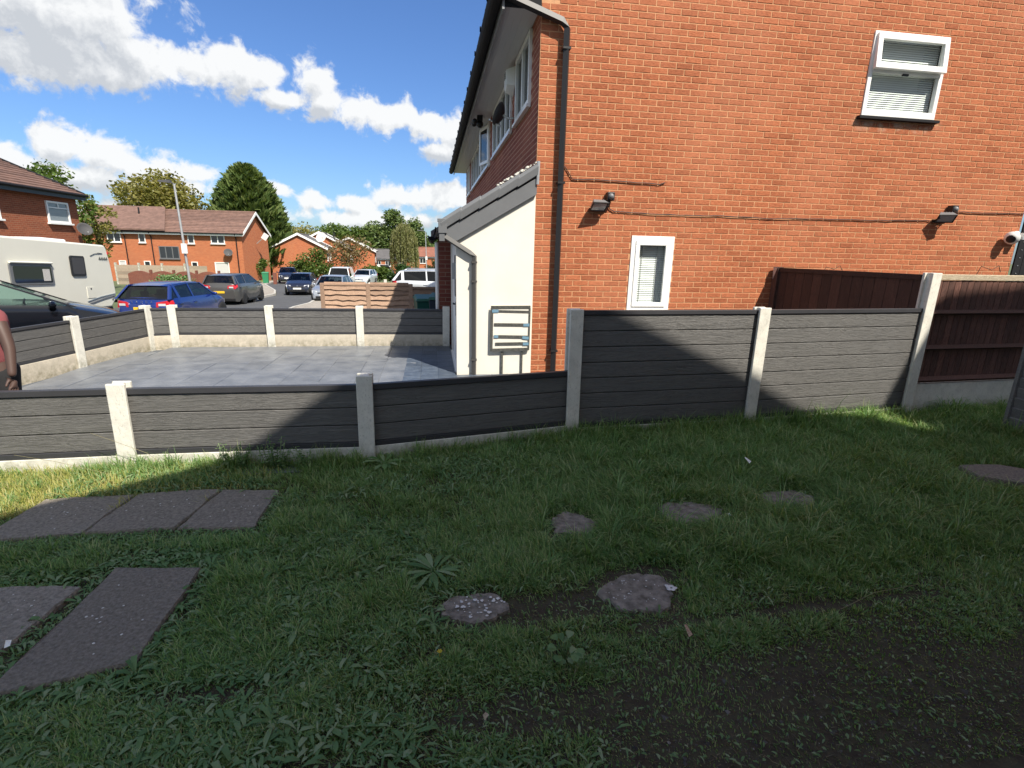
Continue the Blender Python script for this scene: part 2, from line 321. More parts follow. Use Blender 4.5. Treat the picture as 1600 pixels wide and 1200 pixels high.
# ------------------------------------------------------------------ mesh helpers
class MB:
    def __init__(s, M=None): s.v = []; s.f = []; s.M = M
    def add(s, vs, fs):
        o = len(s.v)
        s.v += [tuple(s.M @ Vector(p)) if s.M else tuple(p) for p in vs]; s.f += [tuple(i+o for i in f) for f in fs]; return s
    def box(s, x0, x1, y0, y1, z0, z1):
        return s.add([(x0, y0, z0), (x1, y0, z0), (x1, y1, z0), (x0, y1, z0), (x0, y0, z1), (x1, y0, z1), (x1, y1, z1), (x0, y1, z1)],
                     [(0, 3, 2, 1), (4, 5, 6, 7), (0, 1, 5, 4), (1, 2, 6, 5), (2, 3, 7, 6), (3, 0, 4, 7)])
    def prism(s, poly, z0, z1):
        n = len(poly); vs = [(x, y, z0) for x, y in poly]+[(x, y, z1) for x, y in poly]
        return s.add(vs, [tuple(range(n-1, -1, -1)), tuple(range(n, 2*n))]+[(i, (i+1) % n, n+(i+1) % n, n+i) for i in range(n)])
    def quad(s, *p): return s.add(p, [tuple(range(len(p)))])
    def tube(s, pts, r, n=8, cap=True, r2=None):
        pts = [Vector(p) for p in pts]; vs = []; m = len(pts); up = Vector((0.13, 0.31, 0.94))
        for i, p in enumerate(pts):
            t = (pts[min(i+1, m-1)]-pts[max(i-1, 0)]).normalized()
            a = t.cross(up); a = a.normalized() if a.length > 1e-4 else Vector((1, 0, 0)); b = t.cross(a)
            rr = r if r2 is None else r+(r2-r)*i/max(1, m-1)
            for j in range(n):
                q = 2*PI*j/n+PI/n; vs.append(p+a*math.cos(q)*rr+b*math.sin(q)*rr)
        fs = [(i*n+j, i*n+(j+1) % n, (i+1)*n+(j+1) % n, (i+1)*n+j) for i in range(m-1) for j in range(n)]
        if cap: fs += [tuple(range(n-1, -1, -1)), tuple(range((m-1)*n, m*n))]
        return s.add(vs, fs)
    def lathe(s, prof, n=20, axis='z', c=(0, 0, 0)):
        vs = []
        for r, h in prof:
            for j in range(n):
                a = 2*PI*j/n; x, y = r*math.cos(a), r*math.sin(a)
                p = {'z': (x, y, h), 'y': (x, h, y), 'x': (h, x, y)}[axis]; vs.append((p[0]+c[0], p[1]+c[1], p[2]+c[2]))
        m = len(prof)
        fs = [(i*n+j, i*n+(j+1) % n, (i+1)*n+(j+1) % n, (i+1)*n+j) for i in range(m-1) for j in range(n)]
        fs += [tuple(range(n)), tuple(range((m-1)*n, m*n))]
        return s.add(vs, fs)
    def ball(s, c, r, n=12, sc=(1, 1, 1)):
        vs = []; m = n//2
        for i in range(m+1):
            t = PI*i/m
            for j in range(n):
                a = 2*PI*j/n; vs.append((c[0]+r*sc[0]*math.sin(t)*math.cos(a), c[1]+r*sc[1]*math.sin(t)*math.sin(a), c[2]+r*sc[2]*math.cos(t)))
        return s.add(vs, [(i*n+j, i*n+(j+1) % n, (i+1)*n+(j+1) % n, (i+1)*n+j) for i in range(m) for j in range(n)])
    def build(s, name, material, parent=None, smooth=False, bevel=0, recalc=True):
        me = bpy.data.meshes.new(name); me.from_pydata(s.v, [], s.f)
        if recalc and len(s.f) < 20000:
            bm = bmesh.new(); bm.from_mesh(me)
            if smooth: bmesh.ops.remove_doubles(bm, verts=bm.verts, dist=1e-5)
            bmesh.ops.recalc_face_normals(bm, faces=bm.faces); bm.to_mesh(me); bm.free()
        if smooth:
            me.polygons.foreach_set('use_smooth', [True]*len(me.polygons))
        o = link(name, me, material, parent)
        if smooth and smooth != 'all':
            md = o.modifiers.new('edges', 'EDGE_SPLIT'); md.split_angle = R(40)
        if bevel:
            md = o.modifiers.new('bevel', 'BEVEL'); md.width = bevel; md.segments = 2; md.limit_method = 'ANGLE'
        return o
def link(name, me, material, parent=None):
    me.materials.clear(); me.materials.append(MATS[material])
    o = bpy.data.objects.new(name, me); COL.objects.link(o)
    if parent is not None:
        o.parent = parent
        if not parent.get('_local'): o.matrix_parent_inverse = world_of(parent).inverted()
    return o
WORLD_OF = {}
def world_of(o):
    return WORLD_OF.get(o.name, Matrix.Identity(4))
def thing(name, label, cat, loc=(0, 0, 0), rz=0, group=None, local=False):
    """an Empty at the thing's base; local=True: its parts are built in its own coordinates"""
    o = bpy.data.objects.new(name, None); COL.objects.link(o); o.empty_display_size = .2
    o.location = loc; o.rotation_euler = (0, 0, rz)
    o['label'] = label; o['category'] = cat
    if group: o['group'] = group
    if local: o['_local'] = 1
    WORLD_OF[o.name] = Matrix.Translation(loc) @ Matrix.Rotation(rz, 4, 'Z')
    return o
def tag(o, label, cat, group=None):
    o['label'] = label; o['category'] = cat
    if group: o['group'] = group
    return o
def struct(o): o['kind'] = 'structure'; return o
def stuff(o): o['kind'] = 'stuff'; return o
def relabel(o, label): o['label'] = label; return o
def sub(parent): return parent     # readability
def copy_tree(src, label, loc, rz=0.0, group=None):
    r = src.copy(); COL.objects.link(r); r.location = loc; r.rotation_euler = (0, 0, rz); r['label'] = label
    if group: r['group'] = group
    for ch in src.children:
        c = ch.copy(); COL.objects.link(c); c.parent = r
        for g in ch.children:
            d = g.copy(); COL.objects.link(d); d.parent = c
    return r
def tri_mesh(name, V, T, material, parent=None):
    """big triangle meshes straight from numpy"""
    me = bpy.data.meshes.new(name); me.vertices.add(len(V)); me.vertices.foreach_set('co', V.astype(np.float32).ravel())
    me.loops.add(T.size); me.loops.foreach_set('vertex_index', T.astype(np.int32).ravel())
    me.polygons.add(len(T)); me.polygons.foreach_set('loop_start', np.arange(0, T.size, 3, dtype=np.int32))
    me.update(calc_edges=True)
    return link(name, me, material, parent)
def fnoise(x, y, seed=0, sc=1.0):
    """cheap smooth 2-D noise from summed sines"""
    r = np.random.default_rng(seed); v = 0
    for i in range(6):
        a = r.uniform(0, 2*PI); f = sc*(1.0+i*.75); v = v+np.sin((x*math.cos(a)+y*math.sin(a))*f*2.2+r.uniform(0, 6.3))/(1+.5*i)
    return v/3.2

# ------------------------------------------------------------------ ground and roads
def T_drop(u): return float(np.interp(u, [0, 4.4, 23.4, 46, 65, 120, 290], [0, -.78, -1.43, -1.83, -2.6, -4.2, -7.3]))
def terr(x, y): return T_drop(max(y-9.6, -5.3-x, 0.0))
def sheet(name, xs, ys, zf, material, keep=None):
    mb = MB(); nx, ny = len(xs), len(ys)
    vs = [(x, y, zf(x, y)) for y in ys for x in xs]; fs = []
    for j in range(ny-1):
        for i in range(nx-1):
            if keep is None or keep((xs[i]+xs[i+1])/2, (ys[j]+ys[j+1])/2): fs.append((j*nx+i, j*nx+i+1, (j+1)*nx+i+1, (j+1)*nx+i))
    mb.add(vs, fs); return struct(mb.build(name, material, recalc=False))
gx = [-3000, -1200, -500, -220, -120, -80]+list(np.arange(-60, 30, 2.5))+[34, 50, 90, 200, 600, 1500, 3000]
gy = [-60, -20, -8]+list(np.arange(0, 9, 3))+list(np.arange(9.6, 60, 2.2))+list(np.arange(62, 200, 6))+[240, 290, 400, 800, 1600, 3500]
def ground_z(x, y):
    return terr(x, y)-.12
sheet('ground', gx, gy, ground_z, 'far_ground')
def drape(name, poly_strips, material, lift):
    """ribbon: list of (y, x_left, x_right)"""
    mb = MB(); n = 6; vs = []; fs = []
    for (y, a, b) in poly_strips:
        for i in range(n+1):
            x = a+(b-a)*i/n; vs.append((x, y, terr(x, y)+lift))
    for j in range(len(poly_strips)-1):
        for i in range(n): fs.append((j*(n+1)+i, j*(n+1)+i+1, (j+1)*(n+1)+i+1, (j+1)*(n+1)+i))
    mb.add(vs, fs); return struct(mb.build(name, material, recalc=False))
def rib(y0, y1, step, fa, fb):
    ys = list(np.arange(y0, y1, step))+[y1]; return [(float(y), float(fa(y)), float(fb(y))) for y in ys]
RK_Y, RK_X = [0, 12, 20, 26, 29, 33, 45, 60, 80, 130], [-5.6, -5.6, -6.0, -6.6, -6.5, -7.0, -9.2, -10.4, -9, -4]
LK_Y, LK_X = [0, 12, 29, 31, 33.6, 37, 41, 50, 60, 80, 130], [-15.2, -15.2, -14.5, -9.9, -10.6, -10.5, -11.6, -15.0, -16.5, -15.6, -11]
rk = lambda y: np.interp(y, RK_Y, RK_X); lk = lambda y: np.interp(y, LK_Y, LK_X)
drape('road', rib(0, 130, 1.0, lk, rk), 'asphalt', -.06)
drape('pavement', rib(9.7, 60, 1.0, lambda y: rk(y)+.02, lambda y: rk(y)+2.0), 'pavement', .03)
drape('driveway_beyond', rib(9.7, 24, 1.0, lambda y: rk(y)+2.02, lambda y: 1.2), 'asphalt', .02)
drape('verge', rib(31, 60, .8, lambda y: lk(y)-9.0, lambda y: lk(y)-.9), 'verge', .05)
drape('footpath', rib(31, 60, .8, lambda y: lk(y)-.88, lambda y: lk(y)-.16), 'pavement', .04)
def kerb(name, fx, y0, y1):
    mb = MB(); ys = list(np.arange(y0, y1, .9))
    for a in ys:
        b = a+.885
        q = [(fx(a)-.07, a), (fx(a)+.07, a), (fx(b)+.07, b), (fx(b)-.07, b)]
        vs = [(x, y, terr(x, y)-.1) for x, y in q]+[(x, y, terr(x, y)+.065) for x, y in q]
        mb.add(vs, [(4, 5, 6, 7), (0, 1, 5, 4), (1, 2, 6, 5), (2, 3, 7, 6), (3, 0, 4, 7)])
    o = mb.build(name, 'kerbstone'); struct(o); return o
kerb('kerb', lambda y: float(rk(y))-.05, 10, 60); kerb('kerb', lambda y: float(lk(y))-.09, 31, 60)

# lawn soil
FX = [-9.0, -4.1, -2.32, -.55, 1.27, 3.17, 5.21, 9.0]; FY = [3.7, 4.0, 4.06, 4.06, 4.43, 4.55, 4.75, 4.95]
def fence_y(x): return np.interp(x, FX, FY)
def lawn_z(x, y): return .012*fnoise(np.asarray(x, float), np.asarray(y, float), 3, 1.1)-.022
xs = np.arange(-7, 9.01, .12); ys = np.arange(-.45, 5.25, .12)
VX, VY = np.meshgrid(xs, ys)
lz = lawn_z(VX, VY); mb = MB()
nx = len(xs)
mb.add([(float(VX[j, i]), min(float(VY[j, i]), float(fence_y(VX[j, i]))+.25), float(lz[j, i])) for j in range(len(ys)) for i in range(nx)],
       [(j*nx+i, j*nx+i+1, (j+1)*nx+i+1, (j+1)*nx+i) for j in range(len(ys)-1) for i in range(nx-1)])
struct(mb.build('lawn', 'soil', smooth='all', recalc=False))
# driveway of imprinted concrete: base sheet and stones
drv = bpy.data.objects.new('driveway', None); COL.objects.link(drv); struct(drv); drv['_local'] = 1
LX = lambda y: float(np.interp(y, [3.9, 6.85, 9.2], [-5.5, -5.0, -4.62]))
mb = MB(); mb.add([(-5.6, 3.6, -.05), (1.37, 4.5, -.05), (9.5, 5.0, -.05), (9.5, 6.98, -.05), (1.37, 6.98, -.05), (.4, 9.5, -.05), (-4.6, 9.5, -.05)], [tuple(range(7))])
struct(mb.build('driveway_base', 'driveway_base', drv))
STONE = {}
def stone_mesh(w, l):
    key = (round(w, 3), round(l, 3))
    if key not in STONE:
        g = .0006; b = .010; h = .03
        x0, x1, y0, y1 = -w/2+g, w/2-g, -l/2+g, l/2-g
        mb = MB(); mb.add([(x0, y0, h-.0035), (x1, y0, h-.0035), (x1, y1, h-.0035), (x0, y1, h-.0035), (x0+b, y0+b, h), (x1-b, y0+b, h), (x1-b, y1-b, h), (x0+b, y1-b, h)],
                          [(4, 5, 6, 7), (0, 1, 5, 4), (1, 2, 6, 5), (2, 3, 7, 6), (3, 0, 4, 7)])
        me = bpy.data.meshes.new('paving_stone'); me.from_pydata(mb.v, [], mb.f); STONE[key] = me
    return STONE[key]
def lay(x, y, w, l, m, z=-.045):
    me = stone_mesh(w, l)
    if not me.materials: me.materials.append(MATS[m])
    o = bpy.data.objects.new('paving_stone', me); COL.objects.link(o); o.parent = drv; o.location = (x, y, z+random.uniform(-.002, .002)); o.rotation_euler = (random.uniform(-.004, .004), random.uniform(-.004, .004), 0)
    if m != me.materials[0].name:
        o.material_slots[0].link = 'OBJECT'; o.material_slots[0].material = MATS[m]
    return o
c = 0; x = -5.3
while x < -.42:
    w = [.46, .46, .30, .46][c % 4]; y = 4.15-[.0, .31, .17, .45][c % 4]
    while y < 9.3:
        l = random.choice([.6, .6, .45, .75])
        if y+l/2 < 9.5 and y+l/2 > 4.0 and x+w/2 > LX(y)+.12: lay(x+w/2, y+l/2, w, l, 'imprint')
        y += l
    x += w; c += 1
y = 4.2
while y < 9.15:
    for i in range(3):
        if -.42+i*.24+.12 < .34 or y > 4.5: lay(-.30+i*.24, y+.15, .24, .30, 'imprint_border', -.043)
    y += .30
y = 4.55
while y < 6.7:
    for i in range(4): lay(.42+i*.25, y+.15, .25, .30, 'imprint_border', -.043)
    y += .30

# ------------------------------------------------------------------ main house on the right
HX0, HX1, HY = 1.37, 9.07, 7.0
house = thing('brick_house', 'two storey orange brick house with its sunlit gable end facing the lawn', 'house', (5.2, 10, 0))
def gable_z(x):
    return 4.62+min(x-HX0+.02, HX1-x+.02)*.72
HOLES = [(2.742, 3.372, .878, 1.916), (5.945, 7.12, 3.61, 4.645)]
def wall_grid(x0, x1, zs_top, z0, holes, M, name, material, parent, topf=None):
    """wall sheet with openings; topf gives a sloping top"""
    X = sorted(set([x0, x1]+[h[0] for h in holes]+[h[1] for h in holes]+([(x0+x1)/2] if topf else [])))
    Z = sorted(set([z0, zs_top]+[h[2] for h in holes]+[h[3] for h in holes]))
    mb = MB(M)
    for i in range(len(X)-1):
        for j in range(len(Z)-1):
            cx, cz = (X[i]+X[i+1])/2, (Z[j]+Z[j+1])/2
            if not any(h[0] < cx < h[1] and h[2] < cz < h[3] for h in holes):
                mb.quad((X[i], 0, Z[j]), (X[i+1], 0, Z[j]), (X[i+1], 0, Z[j+1]), (X[i], 0, Z[j+1]))
        if topf: mb.quad((X[i], 0, zs_top), (X[i+1], 0, zs_top), (X[i+1], 0, topf(X[i+1])), (X[i], 0, topf(X[i])))
    for h in holes:      # reveals
        d = -.10
        mb.quad((h[0], 0, h[2]), (h[0], d, h[2]), (h[0], d, h[3]), (h[0], 0, h[3])); mb.quad((h[1], 0, h[2]), (h[1], d, h[2]), (h[1], d, h[3]), (h[1], 0, h[3]))
        mb.quad((h[0], 0, h[3]), (h[1], 0, h[3]), (h[1], d, h[3]), (h[0], d, h[3])); mb.quad((h[0], 0, h[2]), (h[1], 0, h[2]), (h[1], d, h[2]), (h[0], d, h[2]))
    return mb.build(name, material, parent, recalc=False)
MG = Matrix(((1, 0, 0, 0), (0, -1, 0, HY), (0, 0, 1, 0), (0, 0, 0, 1)))                 # (along, out, up) on the gable
MF = Matrix(((0, -1, 0, HX0), (1, 0, 0, 0), (0, 0, 1, 0), (0, 0, 0, 1)))                # on the street front
FWIN = [(7.55, 8.75, 3.62, 4.52), (9.25, 11.85, 3.62, 4.52), (12.62, 14.5, 3.60, 4.52), (14.6, 17.9, 3.60, 4.52), (18.9, 20.0, 3.6, 4.5)]
wall_grid(HX0, HX1, 4.65, -.15, HOLES, MG, 'mortar_wall', 'mortar', house, gable_z)
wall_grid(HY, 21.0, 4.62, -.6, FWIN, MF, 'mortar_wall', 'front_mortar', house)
mb = MB(); mb.quad((HX1, HY, -.2), (HX1, 21, -.6), (HX1, 21, 4.6), (HX1, HY, 4.6)); mb.quad((HX0, 21, -.6), (HX1, 21, -.6), (HX1, 21, 4.6), (5.2, 21, 7.4), (HX0, 21, 4.6)); mb.build('rear_wall', 'mortar', house, recalc=False)
BL, BH, BD = .2155, .0630, .0045
def brick_mesh(l, h=BH, d=BD):
    g = .0022
    mb = MB(); mb.add([(-l/2, 0, 0), (l/2, 0, 0), (l/2, 0, h), (-l/2, 0, h), (-l/2+g, d, g), (l/2-g, d, g), (l/2-g, d, h-g), (-l/2+g, d, h-g)],
                      [(4, 5, 6, 7), (0, 1, 5, 4), (1, 2, 6, 5), (2, 3, 7, 6), (3, 0, 4, 7)])
    return mb
allb = []
k = 0; z = -.12
while z < 7.3:
    off = 0 if k % 2 else .1125
    x = HX0-off+(.1125 if k % 2 == 0 else 0); first = True
    xx = HX0
    while xx < HX1-.02:
        l = .225
        if first and k % 2 == 0: l = .1125
        first = False
        e = min(xx+l, HX1)
        segs = [(xx, e)]
        for h in HOLES:
            if z+BH > h[2]+.004 and z < h[3]-.004 and z < h[3]-.012:
                ns = []
                for a, b in segs:
                    if b <= h[0] or a >= h[1]: ns.append((a, b)); continue
                    if a < h[0]: ns.append((a, h[0]))
                    if b > h[1]: ns.append((h[1], b))
                segs = ns
        for a, b in segs:
            zt, ht = z, BH
            if b-a > .03 and z+BH < gable_z(a) and z+BH < gable_z(b): allb.append((a, b, z, BH))
        for h in HOLES:            # bricks trimmed where an opening ends inside a course
            a, b = max(xx, h[0]), min(e, h[1])
            if b-a > .03:
                if z < h[3] < z+BH-.012: allb.append((a, b, h[3]+.004, z+BH-h[3]-.004))
                if z+.012 < h[2] < z+BH: allb.append((a, b, z, h[2]-.004-z))
        xx = e
    z += .075; k += 1
# what the photograph shows largest becomes single bricks
def score(b):
    a, e, z, hh = b
    p0 = to_px((a, HY, z)); p1 = to_px((e, HY, z)); p2 = to_px((a, HY, z+BH))
    cx, cy = (p0[0]+p1[0])/2, p0[1]
    if not (878 < cx < 1600 and 0 < cy < 484): return -1
    if cx > 1205 and cy > 415: return -1
    return abs((p1[0]-p0[0])*(p2[1]-p0[1])) if e-a > .2 and hh == BH else -1
order = sorted(range(len(allb)), key=lambda i: -score(allb[i])); single = set(order[:290])
me_full = brick_mesh(.225-.0115); me = bpy.data.meshes.new('brick'); me.from_pydata(me_full.v, [], me_full.f); me.materials.append(MATS['brick_single'])
inv = world_of(house).inverted()
RB = Matrix.Rotation(PI, 4, 'Z')
big = MB()
for i, (a, e, z, hh) in enumerate(allb):
    pr = random.uniform(-.0015, .0012)
    if i in single:
        o = bpy.data.objects.new('brick', me); COL.objects.link(o); o.parent = house; o.matrix_parent_inverse = inv
        o.location = ((a+e)/2, HY-pr, z); o.rotation_euler = (0, 0, PI)
    else:
        b = brick_mesh(e-a-.0115, hh); big.add([((a+e)/2+p[0], HY-p[1]-pr, z+p[2]) for p in b.v], b.f)
stuff(big.build('brick_courses', 'brick_joined', house, recalc=False))
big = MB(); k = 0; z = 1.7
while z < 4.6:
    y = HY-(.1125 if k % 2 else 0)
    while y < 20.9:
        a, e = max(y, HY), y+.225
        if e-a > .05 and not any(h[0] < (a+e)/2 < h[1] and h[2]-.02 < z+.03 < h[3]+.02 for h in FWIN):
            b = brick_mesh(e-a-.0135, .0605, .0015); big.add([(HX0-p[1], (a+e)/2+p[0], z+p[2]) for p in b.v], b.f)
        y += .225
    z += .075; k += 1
stuff(big.build('brick_courses', 'shaded_brick', house, recalc=False))
# windows
def window(parent, M, h, style='plain', glassm='window_glass', frame='upvc', blind=True, depth=.055, fw=.07, sill=True, mull=(), name='window'):
    u0, u1, z0, z1 = h
    fr = MB(M); d0, d1 = -depth, -depth+.06
    def ring(mb, a, b, c, d, w, y0, y1):
        mb.box(a, b, y0, y1, c, c+w); mb.box(a, b, y0, y1, d-w, d); mb.box(a, a+w, y0, y1, c+w, d-w); mb.box(b-w, b, y0, y1, c+w, d-w)
    ring(fr, u0, u1, z0, z1, fw, d0, d1)
    for m in mull: fr.box(m-.035, m+.035, d0, d1-.004, z0+fw, z1-fw)
    f = fr.build(name, frame, parent, bevel=.004)
    ins = [(u0+fw, u1-fw, z0+fw, z1-fw)]
    if mull:
        e = [u0+fw]+list(mull)+[u1-fw]; ins = [(e[i]+(.035 if i else 0), e[i+1]-(.035 if i < len(e)-2 else 0), z0+fw, z1-fw) for i in range(len(e)-1)]
    if style == 'casement':
        a, b, c, d = ins[0]; s = MB(M); ring(s, a-.012, b+.012, c-.012, d+.012, .062, d1-.02, d1+.014); s.build('sash', frame, f, bevel=.006)
    for (a, b, c, d) in ins:
        g = MB(M); g.quad((a, d0+.016, c), (b, d0+.016, c), (b, d0+.016, d), (a, d0+.016, d)); g.build('pane', glassm, f, recalc=False)
    if blind:
        a, b, c, d = u0+fw*.5, u1-fw*.5, z0+fw*.5, z1-fw*.5
        s = MB(M); n = int((d-c)/.026)
        for i in range(n):
            z = c+(i+.5)*(d-c)/n; y = d0-.05
            s.add([(a, y-.006, z+.011), (b, y-.006, z+.011), (b, y+.006, z-.0105), (a, y+.006, z-.0105)], [(0, 1, 2, 3)])
        bl = s.build('blind', 'blind', f, recalc=False)
        cd = MB(M)
        for q in ((a*.7+b*.3), (a*.3+b*.7)): cd.box(q-.003, q+.003, d0-.038, d0-.034, c, d)
        cd.build('blind_cord', 'upvc_grey', f)
        rm = MB(M); rm.box(a-.02, b+.02, d0-.30, d0-.29, c-.02, d+.02); rm.build('room_shade', 'curtain', f)
    return f
window(house, MG, HOLES[0], 'casement', fw=.075, depth=.045)
mb = MB(MG); mb.box(2.71, 3.40, .0, .035, .855, .882); relabel(mb.build('window_sill', 'upvc', house, bevel=.004), 'white window sill')
# upper window: lower fixed light and a top-hung casement standing open
u0, u1, z0, z1 = HOLES[1]; fr = MB(MG); zt = 4.20
for b in ((u0, u1, z0, z0+.085), (u0, u1, z1-.055, z1), (u0, u0+.06, z0+.085, z1-.055), (u1-.06, u1, z0+.085, z1-.055), (u0+.06, u1-.06, zt-.05, zt+.03)):
    fr.box(b[0], b[1], -.045, .02, b[2], b[3])
uw = fr.build('window', 'upvc', house, bevel=.004)
mb = MB(MG); mb.quad((u0+.06, -.025, z0+.085), (u1-.06, -.025, z0+.085), (u1-.06, -.025, zt-.05), (u0+.06, -.025, zt-.05)); mb.build('pane', 'window_glass', uw, recalc=False)
s = MB(MG); n = 36
for i in range(n):
    z = z0+.05+(i+.5)*.027
    if z < z1-.03: s.add([(u0+.04, -.086, z+.012), (u1-.04, -.086, z+.012), (u1-.04, -.074, z-.0135), (u0+.04, -.074, z-.0135)], [(0, 1, 2, 3)])
s.build('blind', 'blind', uw, recalc=False)
mb = MB(MG); mb.box(u0-.02, u1+.02, -.4, -.39, z0-.02, z1+.02); mb.build('room_shade', 'curtain', uw)
H = MG @ Matrix.Translation((0, .03, z1-.03)) @ Matrix.Rotation(R(5.5), 4, 'X') @ Matrix.Translation((0, 0, -(z1-.03)))
sa = MB(H); a, b, c, d = u0+.03, u1-.03, zt-.02, z1-.03
for q in ((a, b, c, c+.075), (a, b, d-.075, d), (a, a+.075, c+.075, d-.075), (b-.075, b, c+.075, d-.075)): sa.box(q[0], q[1], -.03, .022, q[2], q[3])
sash = sa.build('sash', 'upvc', uw, bevel=.006)
mb = MB(H); mb.quad((a+.075, 0, c+.075), (b-.075, 0, c+.075), (b-.075, 0, d-.075), (a+.075, 0, d-.075)); mb.build('pane', 'window_glass', uw)
mb = MB(MG); mb.box((u0+u1)/2-.06, (u0+u1)/2+.03, .005, .03, zt-.07, zt-.045); mb.build('latch', 'black_trim', uw)
mb = MB(MG); mb.box(u0-.06, u1+.05, .004, .07, z0-.05, z0-.012); mb.build('window_sill', 'gutter_black', house, bevel=.004)
for j, h in enumerate(FWIN):
    n = 1 if h[1]-h[0] < 1.5 else (2 if h[1]-h[0] < 2.2 else 3)
    ml = [h[0]+(h[1]-h[0])*(i+1)/(n+1) for i in range(n)] if n else []
    w = window(house, MF, h, glassm='dark_glass', blind=False, mull=ml, depth=.02, name='window')
    mb = MB(MF); mb.box(h[0]-.05, h[1]+.05, .012, .07, h[2]-.045, h[2]-.008); mb.build('window_sill', 'upvc', house)
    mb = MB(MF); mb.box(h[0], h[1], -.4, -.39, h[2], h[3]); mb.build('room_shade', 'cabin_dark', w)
    mb = MB(MF); mb.quad((h[0]+.1, -.12, h[2]), (h[0]+.28, -.12, h[2]), (h[0]+.28, -.12, h[3]), (h[0]+.1, -.12, h[3])); mb.build('curtain', 'curtain', w)
# an open side-hung casement on the third window
mb = MB(Matrix.Translation((HX0-.03, 12.68, 0)) @ Matrix.Rotation(R(103), 4, 'Z'))
for q in ((0, .62, 3.66, 3.72), (0, .62, 4.40, 4.46), (0, .06, 3.72, 4.40), (.56, .62, 3.72, 4.40)): mb.box(q[0], q[1], -.02, .02, q[2], q[3])
op = mb.build('open_sash', 'upvc', house)
mb = MB(Matrix.Translation((HX0-.03, 12.68, 0)) @ Matrix.Rotation(R(103), 4, 'Z')); mb.box(.06, .56, -.004, .004, 3.72, 4.40); mb.build('pane', 'dark_glass', op)
# roof, eaves, gutter
mb = MB(); slope = .72
mb.add([(.86, 6.86, 4.60), (.86, 21.2, 4.60), (5.22, 21.2, 4.60+4.36*slope), (5.22, 6.86, 4.60+4.36*slope), (9.58, 6.86, 4.60), (9.58, 21.2, 4.60),
        (.86, 6.86, 4.68), (.86, 21.2, 4.68), (5.22, 21.2, 4.70+4.36*slope), (5.22, 6.86, 4.70+4.36*slope), (9.58, 6.86, 4.68), (9.58, 21.2, 4.68)],
       [(0, 1, 2, 3), (3, 2, 5, 4), (6, 9, 8, 7), (9, 10, 11, 8), (0, 3, 9, 6), (3, 4, 10, 9), (0, 6, 7, 1)])
mb.build('roof', 'roof_slate', house, recalc=False)
mb = MB(); x = 6.9
while x < 21.1: mb.tube([(.76, x, 4.62), (1.12, x, 4.87)], .06, 6); x += .30
stuff(mb.build('roof_tiles', 'roof_slate', house))
mb = MB(); n = 5
for i in range(n):
    a = .915+i*.09; mb.box(a, a+.0885, 6.97, 21.1, 4.545, 4.555)
mb.build('soffit', 'soffit_white', house)
mb = MB(); mb.box(.885, .912, 6.95, 21.1, 4.47, 4.62); mb.build('fascia', 'upvc_grey', house)
mb = MB(); mb.add([(1.365, 6.955, 4.50), (.912, 6.955, 4.50), (.912, 6.955, 4.64), (1.30, 6.955, 4.92), (1.365, 6.955, 4.92), (1.365, 6.972, 4.50), (.912, 6.972, 4.50), (.912, 6.972, 4.64), (1.30, 6.972, 4.92), (1.365, 6.972, 4.92)],
       [(0, 1, 2, 3, 4), (9, 8, 7, 6, 5), (0, 5, 6, 1), (3, 8, 9, 4), (4, 9, 5, 0)]); mb.build('box_end', 'gutter_black', house)
def gutter(parent, x, y0, y1, z, r=.06, m='gutter_black', step=.9, name='gutter'):
    mb = MB(); n = 8; vs = []
    for y in (y0, y1):
        for rr in (r, r*.86):
            for i in range(n+1): t = PI+PI*i/n; vs.append((x+rr*math.cos(t), y, z+rr*math.sin(t)))
    k = n+1; fs = []
    for i in range(n): fs += [(i, i+1, 2*k+i+1, 2*k+i), (k+i, k+i+1, 3*k+i+1, 3*k+i)]
    fs += [tuple(range(0, k))+tuple(range(2*k-1, k-1, -1)), tuple(range(2*k, 3*k))]
    mb.add(vs, fs); g = mb.build(name, m, parent, recalc=False)
    y = y0+.25; b = MB()
    while y < y1: b.box(x-r-.012, x+r, y-.02, y+.02, z-.02, z+.02); b.box(x-r-.012, x-r+.004, y-.02, y+.02, z-.02, z+.035); y += step
    b.build('gutter_bracket', m, g); return g
gutter(house, .80, 6.78, 21.15, 4.59, .085)
def pipe(parent, pts, w, m, clips=(), name='downpipe', n=4):
    mb = MB(); mb.tube(pts, w, n); o = mb.build(name, m, parent)
    for (x, y, z) in clips:
        b = MB(); b.box(x-w*1.05, x+w*1.05, y-w*.95, y+w*.95+.03, z-.012, z+.012); b.build('pipe_clip', m, o)
    return o
pipe(house, [(.78, 6.93, 4.60), (.93, 6.93, 4.605), (1.62, 6.93, 4.39), (1.685, 6.93, 4.32), (1.685, 6.93, -.1)], .047, 'pipe_dark', [(1.685, 6.93, 4.10), (1.685, 6.93, 2.55), (1.685, 6.93, .32)])
# right corner: dark boarding beyond the wall end
t = thing('dark_gate', 'black stained timber boarding with screw heads beyond the right corner of the house', 'gate', (9.3, 6.98, 0))
for i in range(4):
    mb = MB(); mb.box(9.085+i*.145, 9.085+i*.145+.140, 6.96, 6.985, 0, 3.1); mb.build('board', 'gutter_black', t, bevel=.004)
mb = MB()
for i in range(22): mb.ball((9.155, 6.957, .3+i*.12), .008, 6)
stuff(mb.build('screw_heads', 'galv', t))
